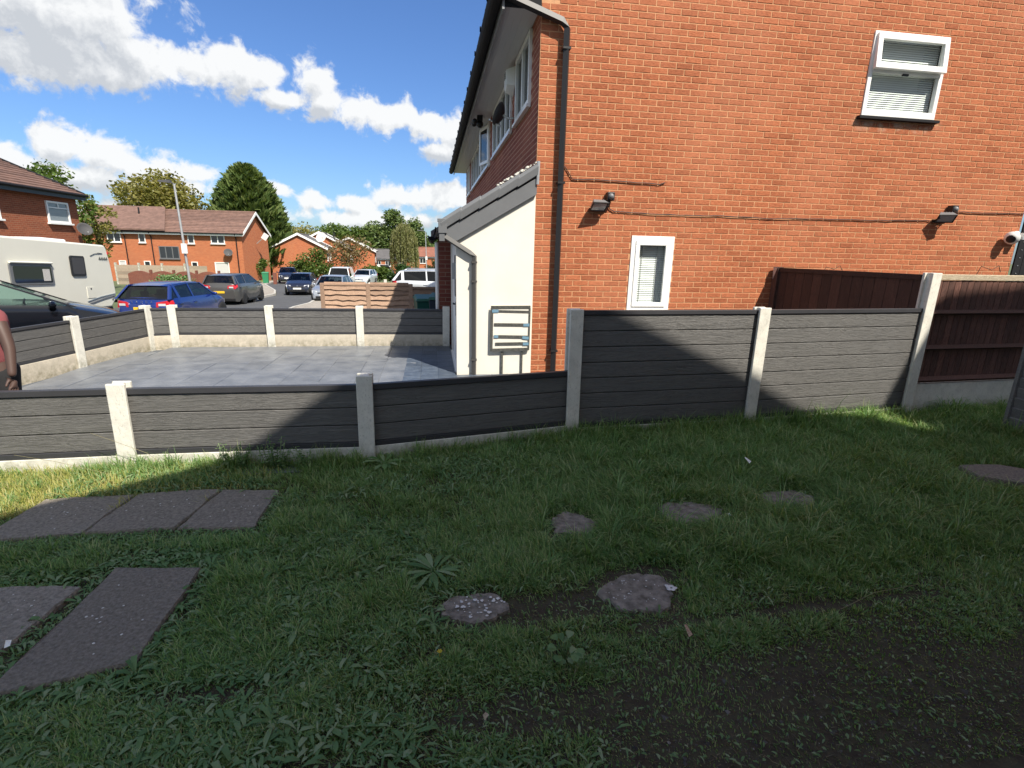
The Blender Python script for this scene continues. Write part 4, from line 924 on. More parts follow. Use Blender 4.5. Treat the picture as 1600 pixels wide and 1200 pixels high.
def make_car(name, label, cat, loc, heading, pm, L=4.1, W=1.76, H=1.46, hood=(.74, .98), belt=(.96, 1.03), wb=2.55, a0=.95, a1=.25, d1=-1.35, d0=-1.85, tail=1.0,
             gm='dark_glass', group=None, plate_f='plate_white', plate_r='plate_yellow', letters=None, rails=False, van=False, ptext='SW21'):
    """x forward. a0/a1: foot and head of the windscreen, d1/d0: head and foot of the rear window"""
    t = thing(name, label, cat, loc, heading, group, True)
    wr = .32; xf, xr = wb/2+.08, -wb/2+.08
    st = sorted(set([-L/2, -L/2+.04, -L/2+.12, -L/2+.3, d0, a0, 0, .4, -.4, L/2-.45, L/2-.2, L/2-.07, L/2]+[xf+wr*1.14*math.cos(q*PI/8) for q in range(9)]+[xr+wr*1.14*math.cos(q*PI/8) for q in range(9)]))
    rings = []
    for x in st:
        e = min(1, (L/2-abs(x))/.55); w = W/2*(.80+.20*math.sin(e*PI/2)) if x < 0 else W/2*(.72+.28*math.sin(min(1, (L/2-x)/.8)*PI/2))
        zb = .20+(.10*(1-min(1, (L/2-abs(x))/.15)))
        for xc in (xf, xr):
            q = (wr*1.16)**2-(x-xc)**2
            if q > 0: zb = max(zb, wr+math.sqrt(q)-.02)
        if x >= a0: zs = float(np.interp(x, [a0, L/2-.35, L/2-.1, L/2], [hood[1]-.05, hood[0]+.02, hood[0]-.10, hood[0]-.25])); zd = zs+.05*min(1, (L/2-x)/.3)
        elif x <= d0: zs = float(np.interp(x, [-L/2, -L/2+.1, d0], [tail-.22, tail-.06, belt[1]-.01])); zd = zs+.03
        else: zs = float(np.interp(x, [d0, a0], [belt[1], belt[0]])); zd = zs+.01
        zm = zb+(zs-zb)*.55
        hf = [(.0, zb if zb < .35 else .28), (w*.86, zb if zb < .35 else .28), (w*.97, zb+.01), (w, zm), (w*.985, zs-.12 if zs-.12 > zm else (zm+zs)/2), (w*.93, zs), (w*.72, zd), (0, zd+.02)]
        rings.append([(x, y, z) for y, z in hf]+[(x, -y, z) for y, z in hf[-2:0:-1]])
    n = len(rings[0]); mb = MB(); vs = [p for r_ in rings for p in r_]
    fs = [(i*n+j, i*n+(j+1) % n, (i+1)*n+(j+1) % n, (i+1)*n+j) for i in range(len(st)-1) for j in range(n)]
    fs += [tuple(range(n-1, -1, -1)), tuple(range((len(st)-1)*n, len(st)*n))]; mb.add(vs, fs)
    # greenhouse: pillars and roof
    yb, yr = W/2*.915, W/2*.73
    side = [(a0, belt[0]-.02, a1, H-.05), ((a0+d0)/2*.55+a1*.25+.0, None, (a1+d1)/2+.12, H-.015), (None, None, None, None), (d0, belt[1]-.02, d1, H-.07)]
    def bz(x): return float(np.interp(x, [d0, a0], [belt[1], belt[0]]))-.02
    bx = (a1+d1)/2+.10
    P = [(a0, bz(a0), a1, H-.05), (bx, bz(bx), bx-.03, H-.012), (d1+.12 if not van else d1+.5, bz(d1+.12), d1+.10 if not van else d1+.48, H-.04), (d0, bz(d0), d1, H-.06)]
    pw = [.055, .05, .10, .09]
    for s in (1, -1):
        for (xb, zb_, xt, zt), w in zip(P, pw):
            q = [(xb+w*.7, s*yb, zb_), (xb-w*.7, s*yb, zb_), (xt-w*.6, s*yr, zt), (xt+w*.6, s*yr, zt)]; qi = [(p[0], p[1]-s*.06, p[2]) for p in q]
            mb.add(q+qi, [(0, 1, 2, 3), (4, 7, 6, 5), (0, 4, 5, 1), (1, 5, 6, 2), (2, 6, 7, 3), (3, 7, 4, 0)])
    xs_ = [a1+.05, a1-.1, bx, d1+.25, d1-.05]; zz = [H-.06, H-.025, H, H-.025, H-.075]
    vs = []
    for x, z in zip(xs_, zz):
        for y, dz in ((yr+.02, -.045), (yr-.05, -.005), (yr*.5, .008), (0, .012), (-yr*.5, .008), (-yr+.05, -.005), (-yr-.02, -.045)): vs.append((x, y, z+dz))
    m = len(vs); vs += [(p[0], p[1]*.98, p[2]-.05) for p in vs]
    fs = [(i*7+j, i*7+j+1, (i+1)*7+j+1, (i+1)*7+j) for i in range(4) for j in range(6)]+[(m+(i+1)*7+j, m+(i+1)*7+j+1, m+i*7+j+1, m+i*7+j) for i in range(4) for j in range(6)]
    mb.add(vs, fs)
    body = mb.build('body', pm, t, smooth=True, recalc=True)
    # glass
    def pane(nm, q, par=t, m=None):
        g = MB(); g.add(q, [tuple(range(len(q)))]); return g.build(nm, m or gm, par, recalc=False)
    e = .004
    pane('windscreen', [(a0+.01, yb-.03, bz(a0)), (a0+.01, -yb+.03, bz(a0)), (a1+.03, -yr+.02, H-.055), (a1+.03, yr-.02, H-.055)])
    if not van: pane('rear_window', [(d0-.01, -yb+.06, bz(d0)), (d0-.01, yb-.06, bz(d0)), (d1-.03, yr-.04, H-.085), (d1-.03, -yr+.04, H-.085)])
    else:
        g = MB(); g.quad((d0, -yb, bz(d0)), (d0, yb, bz(d0)), (d1, yr, H-.05), (d1, -yr, H-.05))
        for s in (1, -1): g.quad((P[1][0], s*yb, P[1][1]), (d0, s*yb, bz(d0)), (d1, s*yr, H-.04), (P[1][2], s*yr, H-.012))
        g.build('side_panel', pm, t, recalc=False)
    for s in (1, -1):
        for i in range(1 if van else 3):
            A, B = P[i], P[i+1]
            pane('side_window', [(A[0], s*(yb-.012), A[1]), (B[0], s*(yb-.012), B[1]), (B[2], s*(yr-.012), B[3]), (A[2], s*(yr-.012), A[3])])
    for x in (xf, xr):
        for s in (1, -1): wheel(t, x, s*(W/2-.115), wr, .20)
    # lamps, plates, trim
    for s in (1, -1):
        g = MB(); y0, y1 = W/2*.50, W/2*.82
        g.add([(L/2-.055, s*y0, hood[0]-.16), (L/2-.17, s*y1, hood[0]-.17), (L/2-.26, s*(y1+.035), hood[0]-.02), (L/2-.14, s*y0, hood[0]-.04), (L/2-.3, s*y0*.9, hood[0]-.16), (L/2-.4, s*y1*.9, hood[0]-.17), (L/2-.4, s*y1*.9, hood[0]-.02), (L/2-.4, s*y0*.9, hood[0]-.04)],
              [(0, 1, 2, 3), (0, 4, 5, 1), (2, 6, 7, 3), (1, 5, 6, 2), (0, 3, 7, 4)]); g.build('headlight', 'lamp_clear', t)
        g = MB(); zt = tail-.10; w2 = W/2*.80
        g.add([(-L/2-.012, s*(w2-.30), zt-.13), (-L/2+.05, s*(w2+.055), zt-.15), (-L/2+.22, s*(w2+.145), zt-.03), (-L/2+.20, s*(w2+.12), zt+.07), (-L/2+.03, s*(w2-.02), zt+.06), (-L/2-.004, s*(w2-.28), zt+.02),
               (-L/2+.3, s*(w2-.3), zt-.1), (-L/2+.3, s*w2, zt+.05)], [(0, 1, 4, 5), (1, 2, 3, 4), (4, 3, 7), (5, 4, 7, 6), (0, 5, 6), (0, 6, 1), (1, 6, 2), (2, 6, 7, 3)]); tl = g.build('tail_light', 'lamp_red', t)
        g = MB(); g.add([(-L/2-.016, s*(w2-.22), zt-.09), (-L/2+.015, s*(w2-.02), zt-.09), (-L/2+.015, s*(w2-.02), zt-.02), (-L/2-.016, s*(w2-.22), zt-.02)], [(0, 1, 2, 3)]); g.build('reflector', 'lamp_clear', tl, recalc=False)
        g = MB(); g.ball((a0-.30, s*(W/2+.06), belt[0]+.035), .08, 10, (.7, 1.25, .75)); g.box(a0-.33, a0-.27, s*(W/2-.07)-.08, s*(W/2-.07)+.10, belt[0]-.02, belt[0]+.02); g.build('mirror', pm, t, smooth=True)
        for xh in (bx-.12+.28*0+.05, bx-.95):
            if van and xh < bx-.5: continue
            g = MB(); g.box(xh-.1, xh+.1, s*(W/2-.012), s*(W/2+.022), bz(xh)-.17, bz(xh)-.13); g.build('door_handle', pm, t, bevel=.01)
        g = MB(); g.box(xr+.38, xf-.38, s*(W/2-.03), s*(W/2+.004), .20, .28); g.build('sill', 'black_trim', t)
    g = MB(); g.box(L/2-.06, L/2+.006, -.50, .50, .27, .42); g.box(L/2-.10, L/2-.028, -.40, .40, hood[0]-.22, hood[0]-.12); g.build('grille', 'black_trim', t, bevel=.015)
    g = MB(); g.box(L/2+.002, L/2+.016, -.26, .26, .43, .54); g.build('number_plate', plate_f, t)
    g = MB(); g.box(-L/2-.02, -L/2-.006, -.26, .26, .66, .77); pr = g.build('number_plate', plate_r, t)
    g = MB(); g.box(-L/2-.012, -L/2+.25, -W/2*.82, W/2*.82, .26, .40); g.build('bumper', 'black_trim', t, bevel=.02)
    g = MB(); g.ball((L/2-.022, 0, hood[0]-.10), .055, 10, (.35, 1, 1)); g.build('front_emblem', 'chrome', t)
    if rails:
        for s in (1, -1):
            g = MB(); g.tube([(a1-.1, s*(yr-.06), H), (a1-.2, s*(yr-.06), H+.05), (d1+.3, s*(yr-.06), H+.05), (d1+.2, s*(yr-.06), H)], .016, 6); g.build('roof_rail', 'chrome', t)
    # inside
    for (xx, yy) in ((-.05, .36), (-.05, -.36), (-.95, .36), (-.95, -.36)):
        g = MB(Matrix.Translation((xx, yy, 0)) @ Matrix.Rotation(R(-12), 4, 'Y')); g.box(-.07, .05, -.22, .22, .55, 1.06); g.box(-.06, .03, -.12, .12, 1.07, 1.22); g.build('seat', 'seat_dark', t, bevel=.03)
    g = MB(); vs = []
    for i in range(18):
        a = 2*PI*i/18; vs.append((.52+.06*math.sin(a), -.36+.18*math.cos(a), 1.0+.17*math.sin(a)))
    g.tube(vs+[vs[0]], .014, 6); g.tube([(.52, -.36, 1.0), (.8, -.36, .9)], .02, 6); g.build('steering_wheel', 'black_trim', t)
    def text(txt, size, M_, m, nm, par):
        cu = bpy.data.curves.new(nm, 'FONT'); cu.body = txt; cu.size = size; cu.extrude = .002; cu.align_x = 'CENTER'; cu.align_y = 'CENTER'
        tmp = bpy.data.objects.new(nm, cu); me = bpy.data.meshes.new_from_object(tmp); bpy.data.objects.remove(tmp)
        o = link(nm, me, m, par); o.matrix_parent_inverse = Matrix.Identity(4); o.matrix_local = M_; return o
    back = lambda x, z: Matrix.Translation((x, 0, z)) @ Matrix(((0, 0, -1, 0), (-1, 0, 0, 0), (0, 1, 0, 0), (0, 0, 0, 1)))
    if ptext: text(ptext, .11, back(-L/2-.023, .715), 'ink', 'plate_lettering', pr)
    if letters:
        for i, c in enumerate(letters):
            o = text(c, .085, back(-L/2-.006, tail-.07) @ Matrix.Translation(((i-2)*.14, 0, 0)), 'chrome', 'badge_letter', t)
    return t
def cz(x, y): return terr(x, y)-.06
Q = R(90)
HB = dict(L=4.05, W=1.74, H=1.46, d1=-1.52, d0=-1.93)
make_car('parked_car', 'black family car seen side-on with see-through windows behind the left driveway fence', 'car', (-7.58, 9.82, -.44), R(35), 'paint_black', L=4.4, W=1.84, H=1.60, hood=(.86, 1.08), belt=(1.08, 1.16), a0=1.20, a1=.02, d1=-1.7, d0=-2.08, tail=1.1, gm='car_glass', ptext=None).rotation_euler = (R(-1), R(2.5), R(35))
make_car('parked_car', 'bright blue hatchback seen from behind at the end of the caravan', 'car', (-8.70, 19.3, cz(-8.7, 19.3)+.02), R(86.5), 'paint_blue', **HB, letters='SKODA')
make_car('parked_car', 'dark grey crossover parked on the road in front of the blue hatchback', 'car', (-10.75, 30.6, cz(-10.75, 30.6)+.02), R(88), 'paint_grey', L=4.3, W=1.8, H=1.60, hood=(.84, 1.05), belt=(1.05, 1.14), a0=1.15, a1=.2, d1=-1.85, d0=-2.05, tail=1.12, gm='dark_glass', ptext=None, plate_r='plate_yellow')
make_car('parked_car', 'black hatchback facing the viewer beside the grass verge', 'car', (-9.25, 39.0, cz(-9.25, 39)+.02), R(-86), 'paint_navy', L=4.0, W=1.74, H=1.45, ptext=None)
make_car('parked_car', 'dark blue hatchback farther up the verge near the green bush', 'car', (-14.3, 55.0, cz(-14.3, 55)+.1), R(-78), 'paint_navy', L=4.0, W=1.74, H=1.45, ptext=None)
make_car('parked_car', 'silver grey hatchback facing the viewer, half hidden by the waney-lap fence', 'car', (-6.0, 33.0, cz(-6.0, 33)+.02), R(-94), 'paint_silver', L=4.2, W=1.78, H=1.50, ptext=None)
make_car('parked_car', 'pale blue-grey saloon partly hidden at the right of the white van', 'car', (-6.5, 52.0, cz(-6.5, 52)+.05), R(-98), 'paint_pale', **HB, ptext=None)
make_car('parked_van', 'small white van with a rounded roof behind the silver grey hatchback', 'van', (-7.25, 43.5, cz(-7.2, 43.5)), R(-88), 'paint_white', L=4.3, W=1.80, H=1.84, hood=(.86, 1.12), belt=(1.12, 1.16), a0=1.35, a1=.85, d1=-2.0, d0=-2.10, tail=1.2, van=True, ptext=None)
make_car('parked_car', 'silver estate car side-on behind the bins, with a long row of dark windows', 'car', (.45, 26.0, -.82), 0, 'paint_pale', L=4.75, W=1.80, H=1.52, hood=(.80, 1.0), belt=(.98, 1.06), a0=1.15, a1=.35, d1=-1.95, d0=-2.28, tail=1.05, gm='tint_glass', rails=True, ptext=None)

# ------------------------------------------------------------------ caravan
cv = thing('caravan', 'white touring caravan with a dark window parked in front of the brown brick house', 'caravan', (-11.0, 20.0, -.95), 0, None, True)
cv.rotation_euler = (0, R(2.6), R(90))
prof = [(-6.4, .45), (-.35, .45), (-.05, .70), (0, .95), (-.10, 1.9), (-.22, 2.42), (-.32, 2.52), (-6.3, 2.54), (-6.4, 2.4)]
mb = MB(); m = len(prof); w = 2.2
mb.add([(x, 0, z) for x, z in prof]+[(x, w, z) for x, z in prof], [tuple(range(m)), tuple(range(2*m-1, m-1, -1))]+[(i, m+i, m+(i+1) % m, (i+1) % m) for i in range(m)])
mb.build('body', 'caravan_white', cv, bevel=.05)
def rr(x0, x1, z0, z1, r, n=5):
    q = []
    for (cx, cz_, a) in ((x1-r, z1-r, 0), (x0+r, z1-r, 90), (x0+r, z0+r, 180), (x1-r, z0+r, 270)):
        for i in range(n+1): t_ = R(a+90*i/n); q.append((cx+r*math.cos(t_), cz_+r*math.sin(t_)))
    return q
def rounded(x0, x1, z0, z1, r, y0, y1, name, m_, par):
    q = rr(x0, x1, z0, z1, r); k = len(q); mb = MB(); mb.add([(x, y0, z) for x, z in q]+[(x, y1, z) for x, z in q], [tuple(range(k)), tuple(range(2*k-1, k-1, -1))]+[(i, (i+1) % k, k+(i+1) % k, k+i) for i in range(k)]); return mb.build(name, m_, par)
f = rounded(-4.55, -2.98, 1.28, 1.86, .07, -.035, .02, 'window', 'grey_plastic', cv)
rounded(-4.45, -3.05, 1.33, 1.77, .05, -.042, -.036, 'pane', 'pane_dark', f)
mb = MB()
for i in range(7): mb.box(-3.40+i*.04, -3.375+i*.04, -.047, -.043, 1.37, 1.70)
mb.build('curtain', 'curtain', f)
mb = MB(); mb.tube([(-4.55, -.05, 1.87), (-3.0, -.05, 1.87)], .03, 8); mb.build('awning_rail', 'caravan_white', f)
f = rounded(-2.16, -1.50, 1.50, 2.12, .07, -.035, .02, 'window', 'pipe_dark', cv); rounded(-2.10, -1.56, 1.56, 2.06, .05, -.042, -.036, 'pane', 'dish_grey', f)
f = rounded(-1.55, -1.15, .80, 1.15, .01, -.012, .02, 'locker_door', 'caravan_white', cv); mb = MB(); mb.box(-1.38, -1.32, -.018, -.012, 1.07, 1.12); mb.build('lock', 'dish_grey', f)
mb = MB(); mb.box(-6.0, -4.3, .5, 1.6, 2.53, 2.62); mb.build('rooflight', 'upvc', cv, bevel=.04)
mb = MB(); mb.box(-2.6, -1.5, .4, 1.4, 2.53, 2.62); mb.build('rooflight', 'upvc', cv, bevel=.04)
mb = MB(); mb.tube([(-1.6, -.012, .70), (-.9, -.012, .82), (-.10, -.012, .90)], .014, 5); mb.build('stripe', 'pane_bright', cv); mb = MB(); mb.tube([(-1.5, -.012, .63), (-.8, -.012, .75), (-.10, -.012, .84), (-.3, -.012, .70)], .018, 5); mb.build('stripe', 'grey_plastic', cv)
mb = MB(); mb.tube([(-1.15, -.012, 2.14), (-.9, -.012, 2.22), (-.50, -.012, 2.24), (-.75, -.012, 2.25)], .008, 5); mb.build('swoosh', 'pane_dark', cv)
mb = MB()
for i in range(5): mb.tube([(-.72+i*.095, -.012, 2.03), (-.68+i*.095, -.012, 2.12), (-.65+i*.095, -.012, 2.03)], .009, 5)
stuff(mb.build('script_mark', 'pane_dark', cv))
mb = MB(); mb.box(-.21, -.19, -.02, .02, 2.22, 2.30); mb.build('marker_light', 'lamp_red', cv)
for y in (.18, w-.18):
    mb = MB(); mb.lathe([(.15, -.09), (.30, -.09), (.31, 0), (.30, .09), (.15, .09)], 18, 'y', (-3.4, y, .31)); mb.build('wheel', 'black_rubber', cv)
mb = MB(); mb.box(-6.35, -.2, .06, w-.06, .36, .46); mb.tube([(-.2, w/2, .42), (1.0, w/2, .45)], .05, 8); mb.build('chassis', 'pipe_dark', cv)

# ------------------------------------------------------------------ houses of the street
def far_house(name, label, loc, rz, W, D, eave, rise, brick, roofm, wins=(), gwins=(), trim='upvc', over=.25, group=None, chimney=None, vents=(), pipes=(), door=None, gable_trim=True, tiles=False):
    """front along local x at y=0 (facing -y), gable ends at x=0 and x=W, ridge along x"""
    t = thing(name, label, 'house', loc, rz, group, True)
    b = -1.5
    mb = MB(); mb.add([(0, 0, b), (W, 0, b), (W, D, b), (0, D, b), (0, 0, eave), (W, 0, eave), (W, D, eave), (0, D, eave), (0, D/2, eave+rise), (W, D/2, eave+rise)],
                      [(0, 1, 5, 4), (1, 2, 6, 9, 5), (2, 3, 7, 6), (3, 0, 4, 8, 7)]); mb.build('wall', brick, t)
    sl = rise/(D/2); o = over; th = .14; ze = eave-o*sl+.03; zr = eave+rise+.03
    n = 14 if tiles else 1
    mb = MB()
    for s in (0, 1):
        for i in range(n):
            f0, f1 = i/n, (i+1)/n
            y0, y1 = -o+(D/2+o)*f0, -o+(D/2+o)*f1; z0, z1 = ze+(zr-ze)*f0, ze+(zr-ze)*f1
            if s: y0, y1 = D-y0, D-y1
            l = .06 if tiles else 0
            mb.add([(-o, y0, z0+l), (W+o, y0, z0+l), (W+o, y1, z1), (-o, y1, z1), (-o, y0, z0+th+l), (W+o, y0, z0+th+l), (W+o, y1, z1+th), (-o, y1, z1+th)], [(0, 3, 2, 1), (4, 5, 6, 7), (0, 1, 5, 4), (1, 2, 6, 5), (3, 0, 4, 7)])
    roof = mb.build('roof', roofm, t)
    mb = MB(); mb.tube([(-o, D/2, zr+th), (W+o, D/2, zr+th)], .12, 8); mb.build('ridge', roofm, roof)
    if chimney:
        x = chimney; mb = MB(); mb.box(x-.35, x+.35, D/2-.3, D/2+.3, zr-.4, zr+.9); mb.build('chimney', brick, roof)
    for x in vents: mb = MB(); mb.tube([(x, D*.3, zr-.9), (x, D*.3, zr+.25)], .08, 6); mb.build('vent_pipe', 'pipe_dark', roof)
    if gable_trim:
        for x in (-o-.03, W+o):
            mb = MB(); h = .24
            mb.add([(x, -o, ze-.06), (x, D/2, zr-.06), (x, D+o, ze-.06), (x, D+o, ze+h), (x, D/2, zr+h), (x, -o, ze+h)]+[(x+.03, y, z) for y, z in ((-o, ze-.06), (D/2, zr-.06), (D+o, ze-.06), (D+o, ze+h), (D/2, zr+h), (-o, ze+h))],
                   [(0, 1, 4, 5), (1, 2, 3, 4), (6, 11, 10, 7), (7, 10, 9, 8), (0, 6, 7, 1), (1, 7, 8, 2), (5, 4, 10, 11), (4, 3, 9, 10)]); mb.build('barge_board', trim, t)
    mb = MB(); mb.box(-o+.02, W+o-.02, -o-.05, -o+.0, ze-.10, ze+.16); mb.build('fascia', trim, t)
    mb = MB(); mb.tube([(-o, -o-.11, ze+.10), (W+o, -o-.11, ze+.10)], .06, 8); mb.build('gutter', 'gutter_black', t)
    for x in pipes: mb = MB(); mb.tube([(x, -o-.08, ze+.05), (x, -.08, ze-.35), (x, -.08, b)], .05, 6); mb.build('downpipe', 'gutter_black', t)
    M0 = Matrix(((1, 0, 0, 0), (0, -1, 0, 0), (0, 0, 1, 0), (0, 0, 0, 1)))
    M1 = Matrix(((0, 1, 0, W), (1, 0, 0, 0), (0, 0, 1, 0), (0, 0, 0, 1)))
    for M_, L_ in ((M0, wins), (M1, gwins)):
        for h in L_:
            (u0, u1, z0, z1), nm, pm = h[0], h[1], (h[2] if len(h) > 2 else 'pane_dark')
            f = MB(M_); w = .075; f.box(u0, u1, .0, .06, z0, z0+w); f.box(u0, u1, 0, .06, z1-w, z1); f.box(u0, u0+w, 0, .06, z0+w, z1-w); f.box(u1-w, u1, 0, .06, z0+w, z1-w)
            for i in range(nm): x = u0+(u1-u0)*(i+1)/(nm+1); f.box(x-.04, x+.04, 0, .055, z0+w, z1-w)
            fr = f.build('window', h[3] if len(h) > 3 else 'upvc', t)
            g = MB(M_); g.box(u0+w, u1-w, .004, .02, z0+w, z1-w); g.build('pane', pm, fr)
            g = MB(M_); g.box(u0-.06, u1+.06, 0.004, .13, z0-.07, z0-.004); g.build('window_sill', h[3] if len(h) > 3 else 'upvc', fr)
    return t
# brown brick house on the far left, facing the street
hA = far_house('brick_house', 'brown brick house with a low brown tiled roof behind the white caravan', (-15.9, 18.0, -1.1), R(90), 9.1, 8.0, 4.78, 1.75, 'brown_brick', 'roof_brown',
    wins=[((7.1, 8.45, 3.55, 4.42), 0, 'pane_bright'), ((2.9, 4.6, 3.55, 4.42), 1, 'pane_bright'), ((6.8, 8.4, .9, 2.2), 1), ((2.6, 4.6, .9, 2.2), 1)], trim='fascia_dark', over=.26, tiles=True)
mb = MB(); mb.box(7.18, 8.37, -.062, -.05, 4.14, 4.18); mb.box(7.76, 7.80, -.062, -.05, 4.18, 4.35); o = mb.build('glazing_bar', 'upvc', hA)
dish('dark grey satellite dish on the corner of the brown brick house', (-15.55, 26.75, 2.22), R(50), .6, 'dish_grey')
# orange terrace
hB = far_house('brick_house', 'long orange brick house with a brown roof and several white windows beyond the parked cars', (-33.6, 57.0, -1.85), R(-2.0), 14.8, 7.6, 4.65, 2.1, 'orange_brick', 'roof_brown',
    wins=[((2.4, 3.65, 3.6, 4.62), 1), ((5.25, 5.85, 3.6, 4.62), 0), ((6.95, 8.8, 2.1, 3.3), 2, 'pane_dark', 'grey_plastic'), ((9.75, 10.35, 3.6, 4.62), 0), ((11.9, 13.2, 3.65, 4.64), 1), ((12.0, 13.35, .5, 1.85), 0, 'curtain'), ((3.1, 3.75, 1.0, 1.85), 0, 'curtain'), ((5.4, 6.0, 1.0, 1.85), 0), ((9.8, 10.4, 1.0, 1.85), 0)],
    vents=(8.2, 4.4), pipes=(4.0, 6.4, 9.3, 14.3), over=.3, tiles=True)
mb = MB(); mb.add([(-1.0, -.55, 4.75), (8.0, -.55, 4.75), (6.2, 3.8, 7.1), (-1.0, 3.8, 7.1), (-1.0, -.55, 4.90), (8.0, -.55, 4.90), (6.2, 3.8, 7.25), (-1.0, 3.8, 7.25)], [(4, 5, 6, 7), (0, 1, 5, 4), (1, 2, 6, 5), (0, 3, 2, 1)]); mb.build('roof_wing', 'roof_brown', hB)
dish('grey satellite dish on the front of the long orange brick house', (-20.1, 56.2, .95), R(20), .8, 'dish_grey')
# three gable-ended houses
def gable_house(label, x, y, z, D, eave, rise, L=9, **kw):
    """gable faces the viewer: house turned so that local x runs away"""
    return far_house('gabled_house', label, (x, y, z), R(90-kw.pop('yaw', 0)), L, D, eave, rise, 'orange_brick', 'roof_grey', group='gable-ended orange brick houses', **kw)
# local frame: with rz=90 the front (local -y) faces +x and the gable at local x=0 faces -y (the viewer)
gable_house('orange brick gable end with white barge boards, nearest and leftmost of three', -14.1, 74, -2.6, 6.9, 4.05, 1.75, yaw=-4, wins=[((1, 2.2, 2.5, 3.5), 1), ((4, 5.2, 2.5, 3.5), 1)])
gable_house('orange brick gable end with white barge boards, middle one of three', -12.5, 84, -2.85, 8.6, 4.35, 2.25, yaw=-4, wins=[((.8, 2.0, 2.5, 3.6), 1), ((3.4, 4.8, 2.5, 3.6), 1), ((1.0, 2.4, .3, 1.6), 1)], vents=(3, 5))
gable_house('orange brick gable end with white barge boards, farthest and rightmost of three', -9.95, 95, -3.1, 8.6, 4.25, 2.05, yaw=-4, wins=[((.8, 2.0, 2.4, 3.4), 1), ((3.4, 4.8, 2.4, 3.4), 1)], vents=(2.5, 4), pipes=(.25,))
dish('round white satellite dish on the roof between the orange gables', (-15.4, 78.0, 3.0), R(-20), 1.5, 'dish_white')
far_house('terrace_house', 'distant orange terrace with a dark grey roof left of the weeping willow', (-13.5, 125, -4.2), R(-1), 9.5, 7, 3.55, 2.0, 'orange_brick', 'roof_grey', wins=[((2.8, 4.0, 1.9, 3.1), 1), ((5.6, 7.2, 1.9, 3.1), 2), ((.6, 1.8, 1.9, 3.1), 1), ((1.2, 2.6, -.3, .9), 1, 'curtain')])
far_house('terrace_house', 'distant red brick terrace with a red tiled roof right of the weeping willow', (-3.6, 125, -4.2), R(1), 12, 7, 4.2, 2.0, 'orange_brick', 'roof_red', wins=[((.8, 2.2, 2.7, 3.9), 1), ((4.6, 6.0, 2.7, 3.9), 1), ((.9, 2.3, .2, 1.6), 1, 'curtain'), ((3.4, 4.6, .0, 1.6), 1, 'curtain')])
make_car('parked_van', 'distant white van below the grey roofed terrace', 'van', (-10.3, 112, terr(-10.3, 112)-.05), R(12), 'paint_white', L=4.9, W=1.9, H=2.2, hood=(.95, 1.25), belt=(1.25, 1.28), a0=1.7, a1=1.2, d1=-2.3, d0=-2.40, tail=1.2, van=True, ptext=None)
# neighbour's house that shades the lawn: unseen behind the viewer, walls made white to bounce light
sh = thing('rendered_house', 'gabled white rendered house close behind the viewer that shades the lawn', 'house', (4, -4, 0))
mb = MB(); pr = [(-1.2, -.2), (-1.2, 4.93), (1.93, 7.09), (3.94, 8.48), (7.08, 7.35), (7.6, 7.17), (7.6, -.2)]; m = len(pr)
mb.add([(x, -.5, z) for x, z in pr]+[(x, -8, z) for x, z in pr], [tuple(range(m)), tuple(range(2*m-1, m-1, -1))]+[(i, m+i, m+(i+1) % m, (i+1) % m) for i in range(m)]); mb.build('wall', 'render_white', sh)
sh2 = thing('rendered_house', 'taller white rendered house beside the gabled one behind the viewer', 'house', (11, -4, 0))
mb = MB(); pr = [(8.25, -.2), (8.28, 7.82), (8.56, 8.80), (8.74, 8.93), (9.83, 9.10), (16, 9.5), (16, -.2)]; m = len(pr)
mb.add([(x, -.5, z) for x, z in pr]+[(x, -8, z) for x, z in pr], [tuple(range(m)), tuple(range(2*m-1, m-1, -1))]+[(i, m+i, m+(i+1) % m, (i+1) % m) for i in range(m)]); mb.build('wall', 'render_white', sh2)

# garden walls and fences in front of the terrace
gw = thing('garden_wall', 'low red brick garden wall with arched panels in front of the orange terrace', 'wall', (-14, 40, -1.6))
mb = MB()
for i in range(4):
    x0 = -22.6+i*1.6; n = 8; q = [(x0, -2.2)]+[(x0+1.5*j/n, -.55+.22*math.sin(PI*j/n)) for j in range(n+1)]+[(x0+1.5, -2.2)]; k = len(q)
    mb.add([(x, 43, z) for x, z in q]+[(x, 43.2, z) for x, z in q], [tuple(range(k)), tuple(range(2*k-1, k-1, -1))]+[(j, k+j, k+(j+1) % k, (j+1) % k) for j in range(k)])
    mb.box(x0+1.5, x0+1.6, 42.95, 43.25, -2.2, -.25)
mb.build('brickwork', 'maroon_brick', gw)
gf = thing('garden_fence', 'pale panelled garden fence in front of the long orange brick house', 'fence', (-22, 50, -1.8))
for i in range(4):
    x0 = -27.2+i*1.85
    mb = MB(); mb.box(x0, x0+.12, 49.9, 50.1, -2.6, .02); mb.build('post', 'post_concrete', gf)
    for j in range(8): mb = MB(); mb.box(x0+.12, x0+1.85, 49.98-.004*(j % 2), 50.02, -2.4+j*.28, -2.4+j*.28+.275); mb.build('slat', 'garden_boards', gf)
